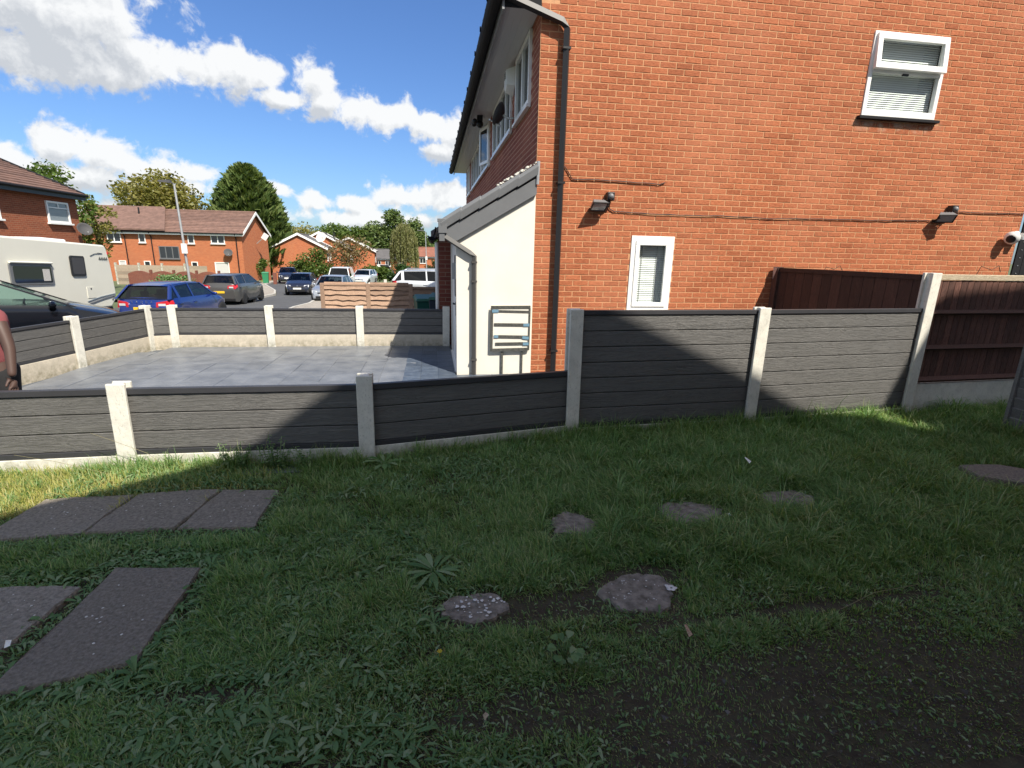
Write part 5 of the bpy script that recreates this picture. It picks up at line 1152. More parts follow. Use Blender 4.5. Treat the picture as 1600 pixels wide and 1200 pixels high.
# lamp posts, bins
def lamp_post(label, x, y, zb, h, head, lean=0, r=.06):
    t = thing('lamp_post', label, 'lamp post', (x, y, zb), 0, 'street lamps', True)
    mb = MB(); mb.tube([(0, 0, -.4), (0, 0, 1.2)], r*1.5, 10); mb.tube([(0, 0, 1.2), (lean, 0, h)], r, 10, r2=r*.7); mb.build('pole', 'galv', t, smooth=True)
    mb = MB(); mb.tube([(lean, 0, h), (lean+.25*head, -.05, h+.06)], r*.5, 6); mb.add([(lean+.15*head, -.12, h+.02), (lean+.95*head, -.10, h+.06), (lean+.95*head, .10, h+.06), (lean+.15*head, .12, h+.02), (lean+.2*head, -.08, h+.14), (lean+.9*head, -.06, h+.13), (lean+.9*head, .06, h+.13), (lean+.2*head, .08, h+.14)],
        [(0, 1, 2, 3), (4, 5, 6, 7), (0, 1, 5, 4), (1, 2, 6, 5), (2, 3, 7, 6), (3, 0, 4, 7)]); hd = mb.build('lamp_head', 'dish_grey', t)
    mb = MB(); mb.box(-r*1.9, r*1.9, -r*2.2, -r*1.2, 2.5, 2.9); mb.build('notice_plate', 'plate_white', t); return t
lamp_post('tall pale street lamp in front of the long orange brick house', -10.25, 24, -1.2, 5.25, -.6, -.10, .055)
lamp_post('distant grey street lamp in front of the red tiled terrace', -.62, 62, -2.0, 5.7, -1, -.05, .06)
def bin_(label, x, y, rz, m, lid):
    t = thing('wheelie_bin', label, 'bin', (x, y, terr(x, y)), rz, 'wheelie bins', True)
    mb = MB(); mb.add([(-.22, -.24, .05), (.22, -.24, .05), (.22, .24, .10), (-.22, .24, .10), (-.28, -.33, .97), (.28, -.33, .97), (.28, .33, .97), (-.28, .33, .97)], [(0, 3, 2, 1), (0, 1, 5, 4), (1, 2, 6, 5), (2, 3, 7, 6), (3, 0, 4, 7), (4, 5, 6, 7)]); mb.build('body', m, t, bevel=.02)
    mb = MB(); mb.add([(-.30, -.37, .97), (.30, -.37, .97), (.30, .36, 1.0), (-.30, .36, 1.0), (-.27, -.34, 1.03), (.27, -.34, 1.03), (.25, .30, 1.08), (-.25, .30, 1.08)], [(0, 3, 2, 1), (0, 1, 5, 4), (1, 2, 6, 5), (2, 3, 7, 6), (3, 0, 4, 7), (4, 5, 6, 7)]); mb.tube([(-.25, .36, .96), (.25, .36, .96)], .02, 6); mb.build('lid', lid, t, bevel=.015)
    for s in (-.2, .2): mb = MB(); mb.lathe([(.05, -.03), (.1, -.03), (.1, .03), (.05, .03)], 12, 'x', (s, .27, .1)); mb.build('wheel', 'black_rubber', t)
    return t
bin_('green wheelie bin beside the waney-lap fence near the dark brick pillar', -.12, 12.0, R(8), 'bin_green', 'bin_green')
bin_('navy wheelie bin right of the green one by the dark brick pillar', .22, 11.6, R(-4), 'bin_navy', 'bin_green')
bin_('bright green wheelie bin at the right end of the orange terrace', -15.55, 52, R(10), 'bin_bright', 'bin_bright')
mb = MB(); mb.box(-14.9, -14.62, 52, 52.25, -2.2, -.75); tag(mb.build('gate_pillar', 'maroon_brick'), 'short reddish pillar beside the bright green bin', 'pillar')
# aerial on the terrace gable
t = thing('roof_aerial', 'tilted white flat aerial beside the gable of the long orange house', 'aerial', (-17.9, 60, 2.2), 0, None, True)
mb = MB(Matrix.Rotation(R(35), 4, 'Y')); mb.box(-.28, .28, -.05, .05, .2, .85); mb.build('panel', 'dish_white', t); mb = MB(); mb.tube([(-.6, 0, -.3), (0, 0, .2)], .04, 6); mb.build('bracket', 'galv', t)

# ------------------------------------------------------------------ trees and shrubs
def leaf_quads(C, size, rng, flat=.5, droop=0.0, aspect=1.7):
    """one bent leaf spray (2 triangles) per centre C"""
    n = len(C); a = rng.uniform(0, 2*np.pi, n); t = rng.normal(0, flat, n)-droop
    d = np.stack([np.cos(a)*np.cos(t), np.sin(a)*np.cos(t), np.sin(t)], -1)
    r = rng.normal(0, 1, (n, 3)); s = np.cross(d, r); s /= np.linalg.norm(s, axis=1)[:, None]+1e-9
    L = (size*rng.uniform(.6, 1.4, n))[:, None]; W = L/aspect
    V = np.stack([C-d*L*.5, C+s*W*.5, C+d*L*.5, C-s*W*.5], 1).reshape(-1, 3)
    i = np.arange(n)[:, None]*4
    T = np.concatenate([i+np.array([[0, 1, 2]]), i+np.array([[0, 2, 3]])], 0)
    return V, T
def crown_points(blobs, n, rng, shell=.55):
    """points in a heap of overlapping lumps, denser near their skins"""
    vol = np.array([b[3]*b[4]*b[5] for b in blobs])**(2/3); k = rng.choice(len(blobs), n, p=vol/vol.sum()); B = np.array(blobs)[k]
    d = rng.normal(0, 1, (n, 3)); d /= np.linalg.norm(d, axis=1)[:, None]
    r = np.where(rng.random(n) < .75, rng.uniform(shell, 1.05, n), rng.random(n)**.5)
    return B[:, :3]+d*B[:, 3:6]*r[:, None]
def lumps(w, h, z0, n, rng, shape='round', depth=None):
    """lump list for a crown of width w and height h"""
    out = []; depth = depth or w
    for i in range(n):
        v = rng.random(); a = rng.uniform(0, 2*np.pi); q = rng.random()**.5
        if shape == 'round': rad = math.sqrt(max(0.04, 1-(2*v-1)**2*.95))
        elif shape == 'cone': rad = (1-v)**.62*.98+.06
        else: rad = 1
        s = rng.uniform(.16, .30)*w*(.6+.4*rad)
        out.append((math.cos(a)*q*rad*w*.40, math.sin(a)*q*rad*depth*.40, z0+v*(h-.2*w)+.1*w, s, s, s*rng.uniform(.6, .9)))
    return out
def tree(name, label, loc, w, h, trunk_h, leafm, n, leaf, seed, shape='round', cat='tree', nl=26, group=None, flat=.5, droop=0.0, aspect=1.7, trunk_r=None, limbs=5):
    rng = np.random.default_rng(seed); t = thing(name, label, cat, loc, 0, group, True)
    B = lumps(w, h-trunk_h, trunk_h, nl, rng, shape); P = crown_points(B, n, rng)
    P[:, 2] = np.maximum(P[:, 2], .1)
    V, T = leaf_quads(P, leaf, rng, flat, droop, aspect); tri_mesh('crown', V, T, leafm, t)
    mb = MB(); r0 = trunk_r or .04*h**.8; top = (0, 0, trunk_h+(h-trunk_h)*.6)
    mb.tube([(0, 0, -.4), (.03*h*rng.uniform(-1, 1), 0, trunk_h*.6), top], r0, 9, r2=r0*.25)
    for i in range(limbs):
        b = B[i*3 % len(B)]; z = trunk_h*.8+(h-trunk_h)*.35*rng.random(); mb.tube([(0, 0, z), (b[0]*.5, b[1]*.5, (z+b[2])/2+.1), (b[0], b[1], b[2])], r0*.4, 6, r2=r0*.1)
    mb.build('trunk', 'trunk', t, smooth='all'); return t
tree('broadleaf_tree', 'rounded olive green tree behind the roof of the long orange house', (-35.2, 77, -2.6), 11.5, 13.2, 3.5, 'olive_leaf', 13000, .48, 11, nl=44)
tree('broadleaf_tree', 'leafy green tree just above the brown tiled roof at the far left', (-24.9, 40, -1.6), 5.0, 8.2, 2.2, 'green_leaf', 6000, .26, 13, nl=34)
tree('broadleaf_tree', 'small sparse green tree between the brown roof and the orange terrace', (-23.6, 42, -1.6), 2.6, 6.6, 2, 'olive_leaf', 1100, .24, 14, nl=12)
FAR = [(-33, 140, 11, 9.8, 'olive_leaf', 'tan-tinged tree crown above the leftmost orange gable'), (-25.5, 145, 8.5, 11, 'green_leaf', 'green tree crown above the middle orange gable'), (-19.5, 140, 8, 10.4, 'green_leaf', 'green tree crown above the rightmost orange gable'),
       (-14.4, 142, 9, 12.5, 'conifer_leaf', 'dark green tree rising behind the grey roofed terrace'), (-9.6, 140, 8.5, 15.0, 'conifer_leaf', 'tallest dark green tree behind the weeping willow'), (-4.2, 138, 7, 13.5, 'conifer_leaf', 'dark tree directly behind the top of the weeping willow'),
       (2.2, 150, 8, 9.5, 'dark_leaf', 'low dark tree above the red tiled terrace'), (-29, 150, 7, 9.8, 'green_leaf', 'lower green tree left of the middle gable crown')]
for i, (x, y, w, h, m, lb) in enumerate(FAR): tree('broadleaf_tree', lb, (x, y, -4.6), w*1.5, h+1.0, 1.6, m, 9000, .62, 30+i, 'cone' if m == 'conifer_leaf' else 'round', nl=34, group='trees behind the far houses')
# weeping willow: curtains of hanging strands
def willow(label, loc, w, h, seed):
    rng = np.random.default_rng(seed); t = thing('willow_tree', label, 'tree', loc, 0, None, True); P = []
    for i in range(420):
        a = rng.uniform(0, 2*np.pi); q = rng.random()**.5; x, y = math.cos(a)*q*w/2, math.sin(a)*q*w/2
        z1 = h*(.55+.45*math.sqrt(max(0, 1-q*q)))*rng.uniform(.88, 1.0); ln = rng.uniform(.25, .7)*h; k = 26
        zz = z1-np.linspace(0, 1, k)*min(ln, z1-.6); P.append(np.stack([x+.15*np.linspace(0, 1, k)*x/w*2+rng.normal(0, .05, k), y+rng.normal(0, .05, k), zz], -1))
    P = np.concatenate(P); V, T = leaf_quads(P, .42, rng, .2, 1.25, 3.0); tri_mesh('crown', V, T, 'willow_leaf', t)
    mb = MB(); mb.tube([(0, 0, -.4), (.1, 0, h*.35), (-.1, 0, h*.75)], .32, 9, r2=.1); mb.build('trunk', 'trunk', t, smooth='all')
willow('yellow-green weeping willow with long hanging strands between the far terraces', (-5.3, 105, -3.6), 5.6, 10.4, 5)
# bare brown tree with visible limbs, bushes and hedges
def conifer(label, loc, w, h, n, seed):
    rng = np.random.default_rng(seed); t = thing('conifer_tree', label, 'tree', loc, 0, None, True)
    v = rng.random(n)**1.25; a = rng.uniform(0, 2*np.pi, n); prof = np.minimum(1, ((1-v)**.60)*1.02+.02)*np.clip(.72+v*1.4, 0, 1)
    bump_ = 1+.16*np.sin(a*5+v*31)*np.cos(v*37+a*3)+.12*np.sin(a*9-v*55)
    q = np.where(rng.random(n) < .8, rng.uniform(.82, 1.06, n), rng.uniform(.3, .9, n))*bump_
    P = np.stack([np.cos(a)*q*prof*w/2, np.sin(a)*q*prof*w/2, .4+v*(h-.9)+.35*q], -1)
    d = np.stack([np.cos(a)*.75, np.sin(a)*.75, np.full(n, .66)], -1)+rng.normal(0, .28, (n, 3)); d /= np.linalg.norm(d, axis=1)[:, None]
    s = np.cross(d, rng.normal(0, 1, (n, 3))); s /= np.linalg.norm(s, axis=1)[:, None]; L = (.95*rng.uniform(.5, 1.6, n))[:, None]; W = L*.20
    V = np.stack([P-d*L*.5, P+s*W-d*L*.05, P+d*L*.55, P-s*W-d*L*.05], 1).reshape(-1, 3); i = np.arange(n)[:, None]*4
    tri_mesh('crown', V, np.concatenate([i+np.array([[0, 1, 2]]), i+np.array([[0, 2, 3]])], 0), 'conifer_leaf', t)
    mb = MB(); mb.tube([(0, 0, -.4), (0, 0, h*.5), (0, 0, h*.94)], .30, 9, r2=.05); mb.build('trunk', 'trunk', t, smooth='all'); return t
conifer('tall dark green conical conifer right of the long orange house', (-24.4, 77, -2.6), 12.2, 14.6, 30000, 12)
t = tree('ornamental_tree', 'small brown leaved tree with forked bare trunk in front of the orange gables', (-8.9, 58, -1.9), 5.6, 4.7, 1.5, 'brown_leaf', 2300, .24, 51, nl=30, trunk_r=.13, limbs=9)
BUSH = [(-12.2, 58.5, 3.6, 3.5, 'green_leaf', 'bushy yellow-green shrub left of the small brown tree', 3000), (-14.2, 60, 2.6, 2.4, 'green_leaf', 'low dark green shrub at the foot of the leftmost orange gable', 1800), (-19.0, 61, 3.0, 2.4, 'green_leaf', 'rounded green shrub beside the end of the long orange house', 2200),
        (-16.7, 36.5, 2.6, 1.25, 'weed_leaf', 'grey-green spiky shrub behind the roof of the blue hatchback', 1600), (-12.4, 35.2, 1.9, 1.0, 'green_leaf', 'pale green roadside shrub at the near end of the grass verge', 900), (-6.4, 60, 3.6, 1.7, 'green_leaf', 'green hedge shrub behind the saloon and white van', 2400),
        (-3.4, 55, 2.6, 2.0, 'dark_leaf', 'dark green clipped hedge left of the silver estate car', 2400), (-5.1, 57, 2.2, 1.7, 'green_leaf', 'loose green shrub between the hedge and the saloon', 1400)]
for i, (x, y, w, h, m, lb, n) in enumerate(BUSH):
    tree('shrub', lb, (x, y, terr(x, y)+.0), w, h, .15, m, n, .16 if h < 1.5 else .24, 70+i, nl=18, cat='shrub', trunk_r=.04)
t = tree('topiary_ball', 'round clipped dark topiary ball in front of the red tiled terrace', (.1, 78, terr(0, 78)), 2.2, 3.0, .9, 'dark_leaf', 3200, .14, 90, nl=20, cat='shrub', trunk_r=.08)

# ------------------------------------------------------------------ person at the left edge
def skin_mesh(name, pts, edges, radii, m, parent, lv=2, root=0):
    me = bpy.data.meshes.new(name); me.from_pydata(pts, edges, []); o = link(name, me, m, parent)
    o.modifiers.new('skin', 'SKIN'); sv = me.skin_vertices[0].data
    for i, r in enumerate(radii): sv[i].radius = (r, r) if not isinstance(r, tuple) else r
    for i in range(len(pts)): sv[i].use_root = (i == root)
    s = o.modifiers.new('smooth', 'SUBSURF'); s.levels = lv; s.render_levels = lv
    me.polygons.foreach_set('use_smooth', [True]*len(me.polygons)); o.modifiers['skin'].use_smooth_shade = True; return o
pe = thing('person', 'person in a pink top and black trousers at the left edge, one arm hanging down', 'person', (-3.525, 4.62, -.05), R(160), None, True)
J = {'pel': (0, 0, .76), 'wa': (0, 0, .88), 'ch': (0, .02, 1.06), 'nk': (0, .03, 1.22), 'hd': (0, .05, 1.30), 'hd2': (0, .06, 1.42), 'shL': (-.16, .01, 1.15), 'elL': (-.26, .04, .90), 'wrL': (-.31, .10, .68), 'shR': (.16, .01, 1.15), 'elR': (.22, .05, .90), 'wrR': (.22, .13, .70),
     'hiL': (-.085, 0, .72), 'knL': (-.10, .03, .40), 'anL': (-.10, -.01, .08), 'toL': (-.11, .15, .04), 'hiR': (.085, 0, .72), 'knR': (.10, .05, .40), 'anR': (.10, .01, .08), 'toR': (.11, .17, .04)}
rad = {'pel': (.13, .10), 'wa': (.125, .09), 'ch': (.145, .10), 'nk': .05, 'hd': .065, 'hd2': .085, 'shL': .055, 'elL': .040, 'wrL': .028, 'shR': .055, 'elR': .040, 'wrR': .028, 'hiL': .085, 'knL': .058, 'anL': .042, 'toL': .036, 'hiR': .085, 'knR': .058, 'anR': .042, 'toR': .036}
ks = list(J); ix = {k: i for i, k in enumerate(ks)}
ed = [(ix[a], ix[b]) for a, b in (('pel', 'wa'), ('wa', 'ch'), ('ch', 'nk'), ('nk', 'hd'), ('hd', 'hd2'), ('ch', 'shL'), ('shL', 'elL'), ('elL', 'wrL'), ('ch', 'shR'), ('shR', 'elR'), ('elR', 'wrR'), ('pel', 'hiL'), ('hiL', 'knL'), ('knL', 'anL'), ('anL', 'toL'), ('pel', 'hiR'), ('hiR', 'knR'), ('knR', 'anR'), ('anR', 'toR'))]
skin_mesh('body', [J[k] for k in ks], ed, [rad[k] for k in ks], 'skin', pe)
for s, w in ((-1, J['wrL']), (1, J['wrR'])):      # hands: palm, four fingers, thumb
    w = Vector(w); dn = Vector((s*.10, .18, -1)).normalized(); sd = Vector((0, 1, .15)).normalized()
    pts = [tuple(w), tuple(w+dn*.06)]; e = [(0, 1)]; rd = [.024, (.034, .016)]
    for i, ln in enumerate((.062, .072, .068, .052)):
        a = w+dn*.085+sd*(.027-.018*i); b = a+dn*ln*.55; c = b+dn*ln*.45+Vector((-s*.018, 0, 0)); k = len(pts)
        pts += [tuple(a), tuple(b), tuple(c)]; e += [(1, k), (k, k+1), (k+1, k+2)]; rd += [.009, .0085, .007]
    k = len(pts); a = w+dn*.035+sd*.036; b = a+dn*.035+sd*.014; pts += [tuple(a), tuple(b)]; e += [(0, k), (k, k+1)]; rd += [.010, .008]
    skin_mesh('hand', pts, e, rd, 'skin', pe)
skin_mesh('pink_top', [(0, 0, .70), (0, 0, .86), (0, .02, 1.06), (0, .03, 1.19), (-.155, .01, 1.145), (-.20, .02, 1.05), (.155, .01, 1.145), (.20, .02, 1.05)], [(0, 1), (1, 2), (2, 3), (2, 4), (4, 5), (2, 6), (6, 7)], [(.17, .135), (.155, .12), (.165, .12), .062, .070, .062, .070, .062], 'pink_cloth', pe)
skin_mesh('trousers', [(0, 0, .80), (0, 0, .74), (-.09, 0, .66), (-.105, .03, .40), (-.105, .0, .10), (.09, 0, .66), (.105, .05, .40), (.105, .02, .10)], [(0, 1), (1, 2), (2, 3), (3, 4), (1, 5), (5, 6), (6, 7)], [(.145, .115), (.15, .12), .105, .085, .080, .105, .085, .080], 'black_cloth', pe)
mb = MB(); mb.ball((0, .045, 1.425), .108, 14, (.92, 1, 1)); mb.ball((0, -.01, 1.36), .085, 12); mb.build('hair', 'hair_black', pe, smooth=True)
for s in (-1, 1):
    mb = MB(); mb.ball((s*.032, .142, 1.40), .012, 8); mb.build('eye', 'eye_white', pe, smooth=True)
    mb = MB(); mb.ball((s*.085, .05, 1.385), .02, 8, (.4, .8, 1.3)); mb.build('ear', 'skin', pe, smooth=True)
    mb = MB(); mb.ball((s*.11, .05, .03), .06, 10, (.75, 1.9, .75)); mb.build('shoe', 'shoe', pe, smooth=True)
mb = MB(); mb.ball((0, .155, 1.375), .015, 8, (.8, 1, 1.5)); mb.build('nose', 'skin', pe, smooth=True); mb = MB(); mb.ball((0, .143, 1.335), .018, 8, (1.2, .5, .4)); mb.build('mouth', 'lip', pe, smooth=True)

# ------------------------------------------------------------------ slabs and stones in the lawn
SLABS = []; JAG = {'slab_stone': .007, 'step_stone': .012}
def slab(name, label, cat, poly, top, m, group=None, jag=.012, z0=-.10, n=4):
    """flat stone with a slightly broken edge"""
    q = []; jag = JAG[m]; n = n+3 if m == 'slab_stone' else n
    for i in range(len(poly)):
        a, b = Vector(poly[i]), Vector(poly[(i+1) % len(poly)])
        for j in range(n):
            p = a.lerp(b, j/n); q.append((p.x+random.uniform(-jag, jag), p.y+random.uniform(-jag, jag)))
    cx = sum(p[0] for p in q)/len(q); cy = sum(p[1] for p in q)/len(q)
    k = len(q); mb = MB(); tz = lambda p, d: top+d+.006*math.sin(p[0]*7)*math.cos(p[1]*9)
    vs = [(x, y, z0) for x, y in q]+[(x, y, tz((x, y), -.012)) for x, y in q]+[(cx+(x-cx)*.98, cy+(y-cy)*.98, tz((x, y), 0)) for x, y in q]
    fs = [(i, (i+1) % k, k+(i+1) % k, k+i) for i in range(k)]+[(k+i, k+(i+1) % k, 2*k+(i+1) % k, 2*k+i) for i in range(k)]+[tuple(range(2*k, 3*k))]
    mb.add(vs, fs); o = mb.build(name, m); SLABS.append((np.array(poly), top)); return tag(o, label, cat, group)
G1 = 'grey slabs in the left of the lawn'
slab('paving_slab', 'grey paving slab at the far left of the row below the sunlit grass', 'slab', [(-2.62, 3.0), (-2.065, 3.02), (-2.03, 3.53), (-2.56, 3.50)], .012, 'slab_stone', G1)
slab('paving_slab', 'middle grey paving slab of the row below the left fence post', 'slab', [(-2.055, 3.02), (-1.572, 3.035), (-1.485, 3.53), (-2.018, 3.54)], .015, 'slab_stone', G1)
slab('paving_slab', 'right-hand grey paving slab of the row, its right end grown over by grass', 'slab', [(-1.560, 3.035), (-1.10, 2.98), (-1.10, 3.50), (-1.472, 3.53)], .010, 'slab_stone', G1)
slab('paving_slab', 'dark paving slab cut by the left edge of the picture', 'slab', [(-2.35, 1.98), (-1.82, 2.0), (-1.76, 2.50), (-2.32, 2.55)], .010, 'slab_stone', G1)
slab('paving_slab', 'large dark paving slab in the lower left corner of the lawn', 'slab', [(-1.70, 1.82), (-1.23, 1.93), (-1.235, 2.585), (-1.675, 2.64)], .016, 'slab_stone', G1)
def ell(cx, cy, a, b, rot=0, n=13, j=.2):
    a *= .88; b *= .88
    return [(cx+a*math.cos(t)*random.uniform(1-j, 1+j)*math.cos(rot)-b*math.sin(t)*math.sin(rot), cy+a*math.cos(t)*math.sin(rot)+b*math.sin(t)*random.uniform(1-j, 1+j)*math.cos(rot)) for t in [2*PI*i/n for i in range(n)]]
G2 = 'worn stepping stones sunk in the grass'
slab('stepping_stone', 'small worn stepping stone in long grass near the middle of the lawn', 'stone', ell(.845, 2.81, .17, .16), .004, 'step_stone', G2, .01, n=3)
slab('stepping_stone', 'oval grey stepping stone right of the lawn centre, with tiny white flowers at its edge', 'stone', ell(1.66, 2.84, .245, .165, .05), .012, 'step_stone', G2, .01, n=3)
slab('stepping_stone', 'stepping stone mostly hidden in long grass below the second tall fence post', 'stone', ell(2.48, 2.97, .24, .14, .05), .008, 'step_stone', G2, .01, n=3)
slab('stepping_stone', 'broad brownish stepping stone with a pale patch in bare soil', 'stone', ell(1.03, 2.13, .235, .17, .08), -.008, 'step_stone', G2, .012, n=3)
s5 = slab('stepping_stone', 'dark stepping stone speckled with white lichen spots', 'stone', ell(.18, 2.12, .17, .12, 0), -.009, 'step_stone', G2, .012, n=3)
o = slab('paving_slab', 'tilted blue-grey slab by the slatted panel at the right edge', 'slab', [(4.18, 3.05), (4.62, 2.82), (4.95, 3.0), (4.62, 3.26), (4.25, 3.27)], .05, 'slab_stone', None)
# lichen spots on the dark stone, pale patch on the brown one
def spots(cx, cy, a, b, n, z, r0, r1, parent, name):
    mb = MB()
    for i in range(n):
        t = random.uniform(0, 2*PI); q = math.sqrt(random.random()); r = random.uniform(r0, r1); k = 7
        x, y = cx+a*q*math.cos(t), cy+b*q*math.sin(t); mb.add([(x+r*math.cos(2*PI*j/k)*random.uniform(.6, 1.2), y+r*math.sin(2*PI*j/k)*random.uniform(.6, 1.2), z) for j in range(k)]+[(x, y, z+.003)], [(j, (j+1) % k, k) for j in range(k)])
    return stuff(mb.build(name, 'lichen', parent, recalc=False))
spots(.20, 2.12, .13, .085, 46, .0005, .003, .011, s5, 'lichen_spots')
P4 = [o for o in bpy.data.objects if o.get('label', '').startswith('broad brownish')][0]
spots(1.19, 2.13, .025, .02, 9, .003, .006, .014, P4, 'lichen_spots'); spots(1.0, 2.13, .16, .10, 30, .0025, .002, .006, P4, 'lichen_spots')
for o_, (cx, cy, a, b) in zip([o for o in bpy.data.objects if o.name.startswith('paving_slab')], ((-2.3, 3.26, .2, .2), (-1.78, 3.28, .2, .2), (-1.3, 3.25, .16, .2), (-2.0, 2.3, .2, .2), (-1.46, 2.25, .18, .28))):
    top = max(v.co.z for v in o_.data.vertices); spots(cx, cy, a, b, 14, top+.0005, .002, .007, o_, 'lichen_spots')
# small litter
def flake(name, label, cat, x, y, sx, sy, m, z=.03, rot=0.0):
    mb = MB(Matrix.Translation((x, y, z)) @ Matrix.Rotation(rot, 4, 'Z') @ Matrix.Rotation(.5, 4, 'X')); mb.add([(-sx, -sy, 0), (sx, -sy*.8, .004), (sx*.9, sy, 0), (-sx*.8, sy, .008), (-sx, -sy, -.002), (sx, -sy*.8, .002), (sx*.9, sy, -.002), (-sx*.8, sy, .006)], [(0, 1, 2, 3), (7, 6, 5, 4), (0, 4, 5, 1), (1, 5, 6, 2), (2, 6, 7, 3), (3, 7, 4, 0)]); return tag(mb.build(name, m), label, cat)
flake('plant_tag', 'small white and blue tag lying by the slab at the lower left edge', 'tag', -1.80, 2.10, .010, .015, 'plate_white', .02, .3)
flake('paper_scrap', 'white paper scrap in the long grass right of the lawn centre', 'paper', 2.46, 3.44, .018, .028, 'plate_white', .10, .6)
flake('dead_leaf', 'curled reddish brown dead leaf standing in the bare soil', 'leaf', 1.11, 1.79, .010, .026, 'waney_boards', .035, .2)
flake('dead_leaf', 'pale fallen leaf on the dark ground at the bottom centre', 'leaf', .165, 1.50, .012, .009, 'weathered_beam', .01, .8)

# ------------------------------------------------------------------ grass and weeds
rng = np.random.default_rng(21)
def in_poly(P, x, y):
    r = np.zeros(len(x), bool); j = len(P)-1
    for i in range(len(P)):
        c = ((P[i, 1] > y) != (P[j, 1] > y)) & (x < (P[j, 0]-P[i, 0])*(y-P[i, 1])/(P[j, 1]-P[i, 1]+1e-12)+P[i, 0]); r ^= c; j = i
    return r
def slab_mask(x, y, grow=0.0):
    m = np.zeros(len(x), bool)
    for P, t in SLABS:
        c = P.mean(0); Q = c+(P-c)*(1+grow); m |= in_poly(Q, x, y)
    return m
def bare(x, y):
    """how bare the soil is, 0..1"""
    d = lambda cx, cy, a, b: np.exp(-(((x-cx)/a)**2+((y-cy)/b)**2)**1.5)
    tr = np.exp(-((y-(1.90+.03*(x-1.2)))/.045)**2)*(x > .9)*(x < 2.6)
    low = np.clip((2.06-y+.10*(x-.6)+.22*fnoise(x, y, 41, 1.3))/.75, 0, 1)**.7*np.clip((x+.35)/1.1, 0, 1)*.80
    b = np.maximum.reduce([tr, low, d(.5, 2.08, .55, .16)*.9, d(1.15, 2.28, .35, .10)*.9, d(.55, 1.52, .7, .16)*.85, d(-1.78, 2.35, .06, .35)*.7, d(-.9, 1.75, .3, .06)*.9, d(-.45, 1.35, .5, .08)*.9, d(.7, 2.68, .12, .06), d(-2.3, 3.72, .13, .07)])
    return np.clip(b+.25*np.clip(fnoise(x, y, 9, 2.2), -.2, .6)*(y < 2.6), 0, 1)
def sample(n, y0=1.12, y1=5.0):
    y = y0+(y1-y0)*rng.random(n)**1.12; x = y*rng.uniform(-1.02, 1.95, n)
    k = (y < fence_y(x)-.03) & (x < 5.86+(y > 4.2)*9) & (x > -4.2); return x[k], y[k]
def blades(x, y, L, W, lean, bend, az):
    n = len(x); z = lawn_z(x, y)-.004
    d = np.stack([np.cos(az), np.sin(az), np.zeros(n)], -1); s = np.stack([-d[:, 1], d[:, 0], d[:, 2]], -1)
    up = np.array([0, 0, 1.0]); B = np.stack([x, y, z], -1)
    def at(f, tilt): return d*(np.sin(tilt)*f)[:, None]+up*(np.cos(tilt)*f)[:, None]
    t1, t2 = lean, np.minimum(lean+bend, 2.0)
    m = B+at(L*.55, t1); e = m+at(L*.45, t2); w = (W/2)[:, None]
    e[:, 2] = np.maximum(e[:, 2], z+.006)
    V = np.stack([B-s*w, B+s*w, m+s*w*.8, m-s*w*.8, e], 1).reshape(-1, 3); i = np.arange(n)[:, None]*5
    T = np.concatenate([i+np.array([[0, 1, 2]]), i+np.array([[0, 2, 3]]), i+np.array([[3, 2, 4]])], 0); return V, T
x, y = sample(520000)
b = bare(x, y); gap = fence_y(x)-y
keep = ~np.where(rng.random(len(x)) < .5, slab_mask(x, y, -.04), slab_mask(x, y, -.16)) & (rng.random(len(x)) > b*.90)
x, y, b, gap = x[keep], y[keep], b[keep], gap[keep]
tuft = np.clip(.5+.6*fnoise(x, y, 4, 2.0)+.35*fnoise(x, y, 5, 6.0), 0, 1.25)
hi = np.clip((x-.35)/1.0, 0, 1)*np.clip((y-2.15)/.4, 0, 1)
# half of the blades stand in tufts that splay out from their centres
nt = 5200; tx, ty = sample(nt); kk = ~slab_mask(tx, ty, .04) & (bare(tx, ty) < .6); tx, ty = tx[kk], ty[kk]
intuft = rng.random(len(x)) < .5; ti = rng.integers(0, len(tx), len(x)); ox, oy = rng.normal(0, .020, len(x)), rng.normal(0, .020, len(x))
nx_, ny_ = tx[ti]+ox, ty[ti]+oy; okk = intuft & (ny_ < fence_y(nx_)-.02)
x = np.where(okk, nx_, x); y = np.where(okk, ny_, y); b = np.where(okk, bare(x, y), b); gap = fence_y(x)-y; tsize = rng.uniform(.7, 1.6, len(tx))[ti]
tuft = np.clip(.5+.6*fnoise(x, y, 4, 2.0)+.35*fnoise(x, y, 5, 6.0), 0, 1.25); hi = np.clip((x-.35)/1.0, 0, 1)*np.clip((y-2.15)/.4, 0, 1)
L = (.042+.045*tuft)*(1+1.15*hi)*np.where(okk, tsize, 1)+.10*np.exp(-(gap/.20)**2)*np.clip(.15+1.1*tuft*np.clip(.5+.9*fnoise(x, y, 33, 1.6), 0, 1.3), 0, 1.5)
L *= rng.uniform(.55, 1.35, len(x)); L *= 1-.60*b; L = np.where(slab_mask(x, y, .45), L*.5, L); L *= np.clip(.45+.55*(y-1.2)/1.1, .45, 1)
az = 3.0+1.8*fnoise(x, y, 6, 1.3)+rng.normal(0, .75, len(x))
az = np.where(okk, np.arctan2(oy, ox)+rng.normal(0, .5, len(x)), az)
lean = np.abs(rng.normal(.38, .27, len(x)))+.55*hi*np.clip(tuft, 0, 1); bend = np.abs(rng.normal(.55, .4, len(x)))+.35*hi
lean = np.where(okk, .15+np.hypot(ox, oy)*16+np.abs(rng.normal(0, .2, len(x))), lean)
V, T = blades(x, y, L, rng.uniform(.0028, .0062, len(x))*(1+.25*hi), lean, bend, az); stuff(tri_mesh('grass', V, T, 'grass_blade'))['label'] = 'green grass of the lawn, long and flopped over on the right'
